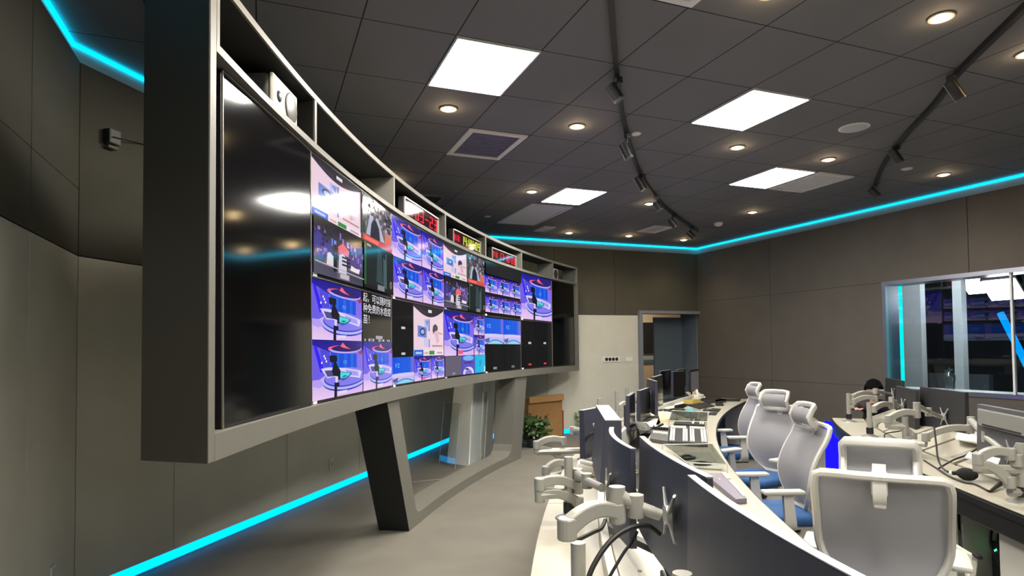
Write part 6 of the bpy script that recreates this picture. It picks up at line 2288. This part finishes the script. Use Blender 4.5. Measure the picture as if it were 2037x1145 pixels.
m.cyl((0.055, -0.0005, bz * 0.52 + 0.055), (0.055, -0.002, bz * 0.52 + 0.055), 0.015, n=10)
m.cyl((0.06, -0.0005, bz * 0.52 - 0.05), (0.06, -0.002, bz * 0.52 - 0.05), 0.015, n=10)
m.box((0.01, -0.001, bz * 0.52 - 0.105), (0.15, 0.002, 0.018))
m.build('printed_emblem', INK, t)
MB().cyl((0, -0.0012, bz * 0.52), (0, -0.0032, bz * 0.52), 0.014, n=10).build('emblem_centre', KRAFT, t)
# red-edged folder beside the box
p = fb1 + dv * 0.035
t2 = tag(MB().box((0, 0, 0.24), (0.03, 0.2, 0.48), Matrix.Rotation(math.atan2(dv.y, dv.x), 4, 'Z') @ Matrix.Translation((0, 0.11, 0))).build('red_board', M('board_red', '8a3324', 0.7)), 'dark red board standing on edge at the right of the cardboard box', 'board')
t2.location = p
# potted plant
pp = at(1061, 889, 0)
t = thing('potted_plant', 'bushy green potted plant on the floor before the cardboard box', 'plant', tuple(pp))
MB().lathe([(0.07, 0), (0.10, 0.02), (0.115, 0.14), (0.12, 0.15), (0.10, 0.15), (0.09, 0.13)], 18).build('pot', M('pot_dark', '2c2f26', 0.5), t, smooth=True)
rr = random.Random(3)
stm, lf = MB(), MB()
for k in range(40):
    a, b = rr.uniform(0, 2 * PI), rr.uniform(0.05, 0.22)
    top = Vector((b * math.cos(a), b * math.sin(a), rr.uniform(0.22, 0.46)))
    stm.tube([(0.02 * math.cos(a), 0.02 * math.sin(a), 0.12), top * 0.6 + Vector((0, 0, 0.08)), top], 0.004, 5)
    for q in range(12):
        c = top + Vector((rr.uniform(-.07, .07), rr.uniform(-.07, .07), rr.uniform(-.09, .04)))
        d1 = Vector((rr.uniform(-1, 1), rr.uniform(-1, 1), rr.uniform(-.3, .8))).normalized()
        d2 = d1.orthogonal().normalized()
        L = rr.uniform(0.06, 0.10)
        lf.add([c, c + d1 * L * 0.5 + d2 * L * 0.32, c + d1 * L, c + d1 * L * 0.5 - d2 * L * 0.32], [(0, 1, 2, 3)])
stm.build('stems', M('stem_green', '3c4a1e', 0.7), t, smooth=True)
lf.build('leaves', M('leaf_green', '2c4a1c', 0.5, noise=0.4, nscale=9), t)
fw = MB()
for k in range(6):
    c = Vector((0.12 * rr.uniform(-1, 1), -0.13 + 0.05 * rr.random(), rr.uniform(0.16, 0.40)))
    for q in range(4):
        a = PI / 2 * q
        fw.ball(c + Vector((0.012 * math.cos(a), 0, 0.012 * math.sin(a))), (0.011, 0.006, 0.011), 8, 5)
fw.build('blossoms', M('blossom_white', 'dcd9c4', 0.7), t, smooth=True)
p = at(1093, 868, 0.0)
t = thing('cream_crate', 'low cream box with rounded corners beside the potted plant', 'box', tuple(p), math.atan2(dv.y, dv.x))
MB().rbox((0, -0.14, 0.07), (0.34, 0.10, 0.14), 0.03, 3).build('body', M('crate_cream', 'c8bd92', 0.6), t, smooth=True)
MB().rbox((0, -0.14, 0.145), (0.355, 0.115, 0.014), 0.006, 2).build('lid', M('crate_cream', 'c8bd92', 0.6), t, smooth=True)
p = at(1150, 862, 0.0); p = WB.M4() @ Vector((WB.s_of(p), 0.22, 0))
t = thing('small_plant', 'small leafy plant by the back wall, half hidden by the leftmost monitor', 'plant', tuple(p))
MB().lathe([(0.06, 0), (0.08, 0.12), (0.07, 0.12)], 14).build('pot', WHITE, t, smooth=True)
lf = MB()
for k in range(60):
    c = Vector((rr.uniform(-.13, .13), rr.uniform(-.12, .12), rr.uniform(0.14, 0.42)))
    d1 = Vector((rr.uniform(-1, 1), rr.uniform(-1, 1), rr.uniform(.0, 1))).normalized(); d2 = d1.orthogonal().normalized(); L = 0.08
    lf.add([c, c + d1 * L * 0.5 + d2 * L * 0.3, c + d1 * L, c + d1 * L * 0.5 - d2 * L * 0.3], [(0, 1, 2, 3)])
lf.build('leaves', M('leaf_pale', '5f7a3e', 0.5, noise=0.3, nscale=9), t)
# thin cable on the floor under the video wall
P = catmull([at(822, 958, 0.006), at(845, 956, 0.006), at(868, 954, 0.006), at(884, 953, 0.006)], 5)
tag(MB().tube(P, 0.007, 6).build('floor_cable', M('cable_grey', '8f8d84', 0.6), origin=P[0], smooth=True), 'pale cable lying on the floor behind the leg of the video wall', 'cable')

# ================================================================ fittings on the walls
def wall_plate(name, label, cat, w, s, z, W, H, inner=None):
    c = w.M4() @ Vector((s, TH, z))
    t = thing(name, label, cat, tuple(c))
    Mt = w.M4() @ Matrix.Translation((s, TH + 0.005, z))
    MB().rbox((0, 0, 0), (W, 0.010, H), 0.004, 2, Mt).build('plate', WHITE, t, world=True)
    if inner:
        inner(t, Mt)
    return t


def holes(t, Mt):
    MB().box((0, 0.006, 0), (0.05, 0.003, 0.05), Mt).build('socket_face', M('socket_grey', 'b8b7b0', 0.5), t, world=True)


q = at_line(651, 922, PB, PD)
wall_plate('wall_socket', 'white wall plate on the light panel under the video wall', 'wall socket', WX, WX.s_of(q), q.z, 0.086, 0.125, holes)
q = at_line(82, 1141, PA, PB)
wall_plate('wall_socket', 'white wall plate low on the left wall, cut by the bottom edge of the photo', 'wall socket', WL, WL.s_of(q), q.z, 0.086, 0.086, holes)
q = at_line(1213, 714, PD, PE)


def four(t, Mt):
    for k in range(4):
        m = MB(); m.cyl((-0.105 + 0.075 * k, 0.004, 0), (-0.105 + 0.075 * k, 0.008, 0), 0.033, n=18, M4=Mt); m.build('round_socket', MATTE, t, world=True, smooth=True)


def two(t, Mt):
    for s_ in (-1, 1):
        MB().box((s_ * 0.035, 0.006, 0), (0.05, 0.004, 0.05), Mt).build('rocker', M('rocker_white', 'e6e4dc', 0.4), t, world=True)


wall_plate('socket_strip', 'strip of four round black sockets on the pale back wall', 'wall socket', WB, WB.s_of(q), q.z, 0.40, 0.11, four)
q = at_line(1248, 714, PD, PE)
wall_plate('light_switch', 'white double switch plate right of the black sockets, beside the doorway', 'light switch', WB, WB.s_of(q), q.z, 0.17, 0.10, two)
# small bracket device high on the slanted wall
q = at_line(204, 278, PB, PD)
Mt = WX.M4() @ Matrix.Translation((WX.s_of(q), TH, q.z))
t = thing('wall_bracket', 'small grey bracket box high on the slanted wall with a thin cable', 'wall device', tuple(Mt @ Vector((0, 0, 0))))
MB().rbox((0, 0.035, 0.01), (0.09, 0.055, 0.10), 0.008, 2, Mt).build('box', M('bracket_grey', '605f57', 0.5), t, world=True)
MB().box((-0.048, 0.035, 0.01), (0.006, 0.05, 0.09), Mt).build('dark_side', MATTE, t, world=True)
MB().rbox((0, 0.026, -0.06), (0.08, 0.04, 0.02), 0.006, 2, Mt).build('foot', M('bracket_grey', '605f57', 0.5), t, world=True)
MB().tube([Mt @ Vector(v) for v in ((-0.03, 0.075, 0.0), (0.05, 0.07, 0.01), (0.25, 0.012, 0.05), (0.60, 0.010, 0.10))], 0.004, 6).build('cable', BLACK, t, world=True)
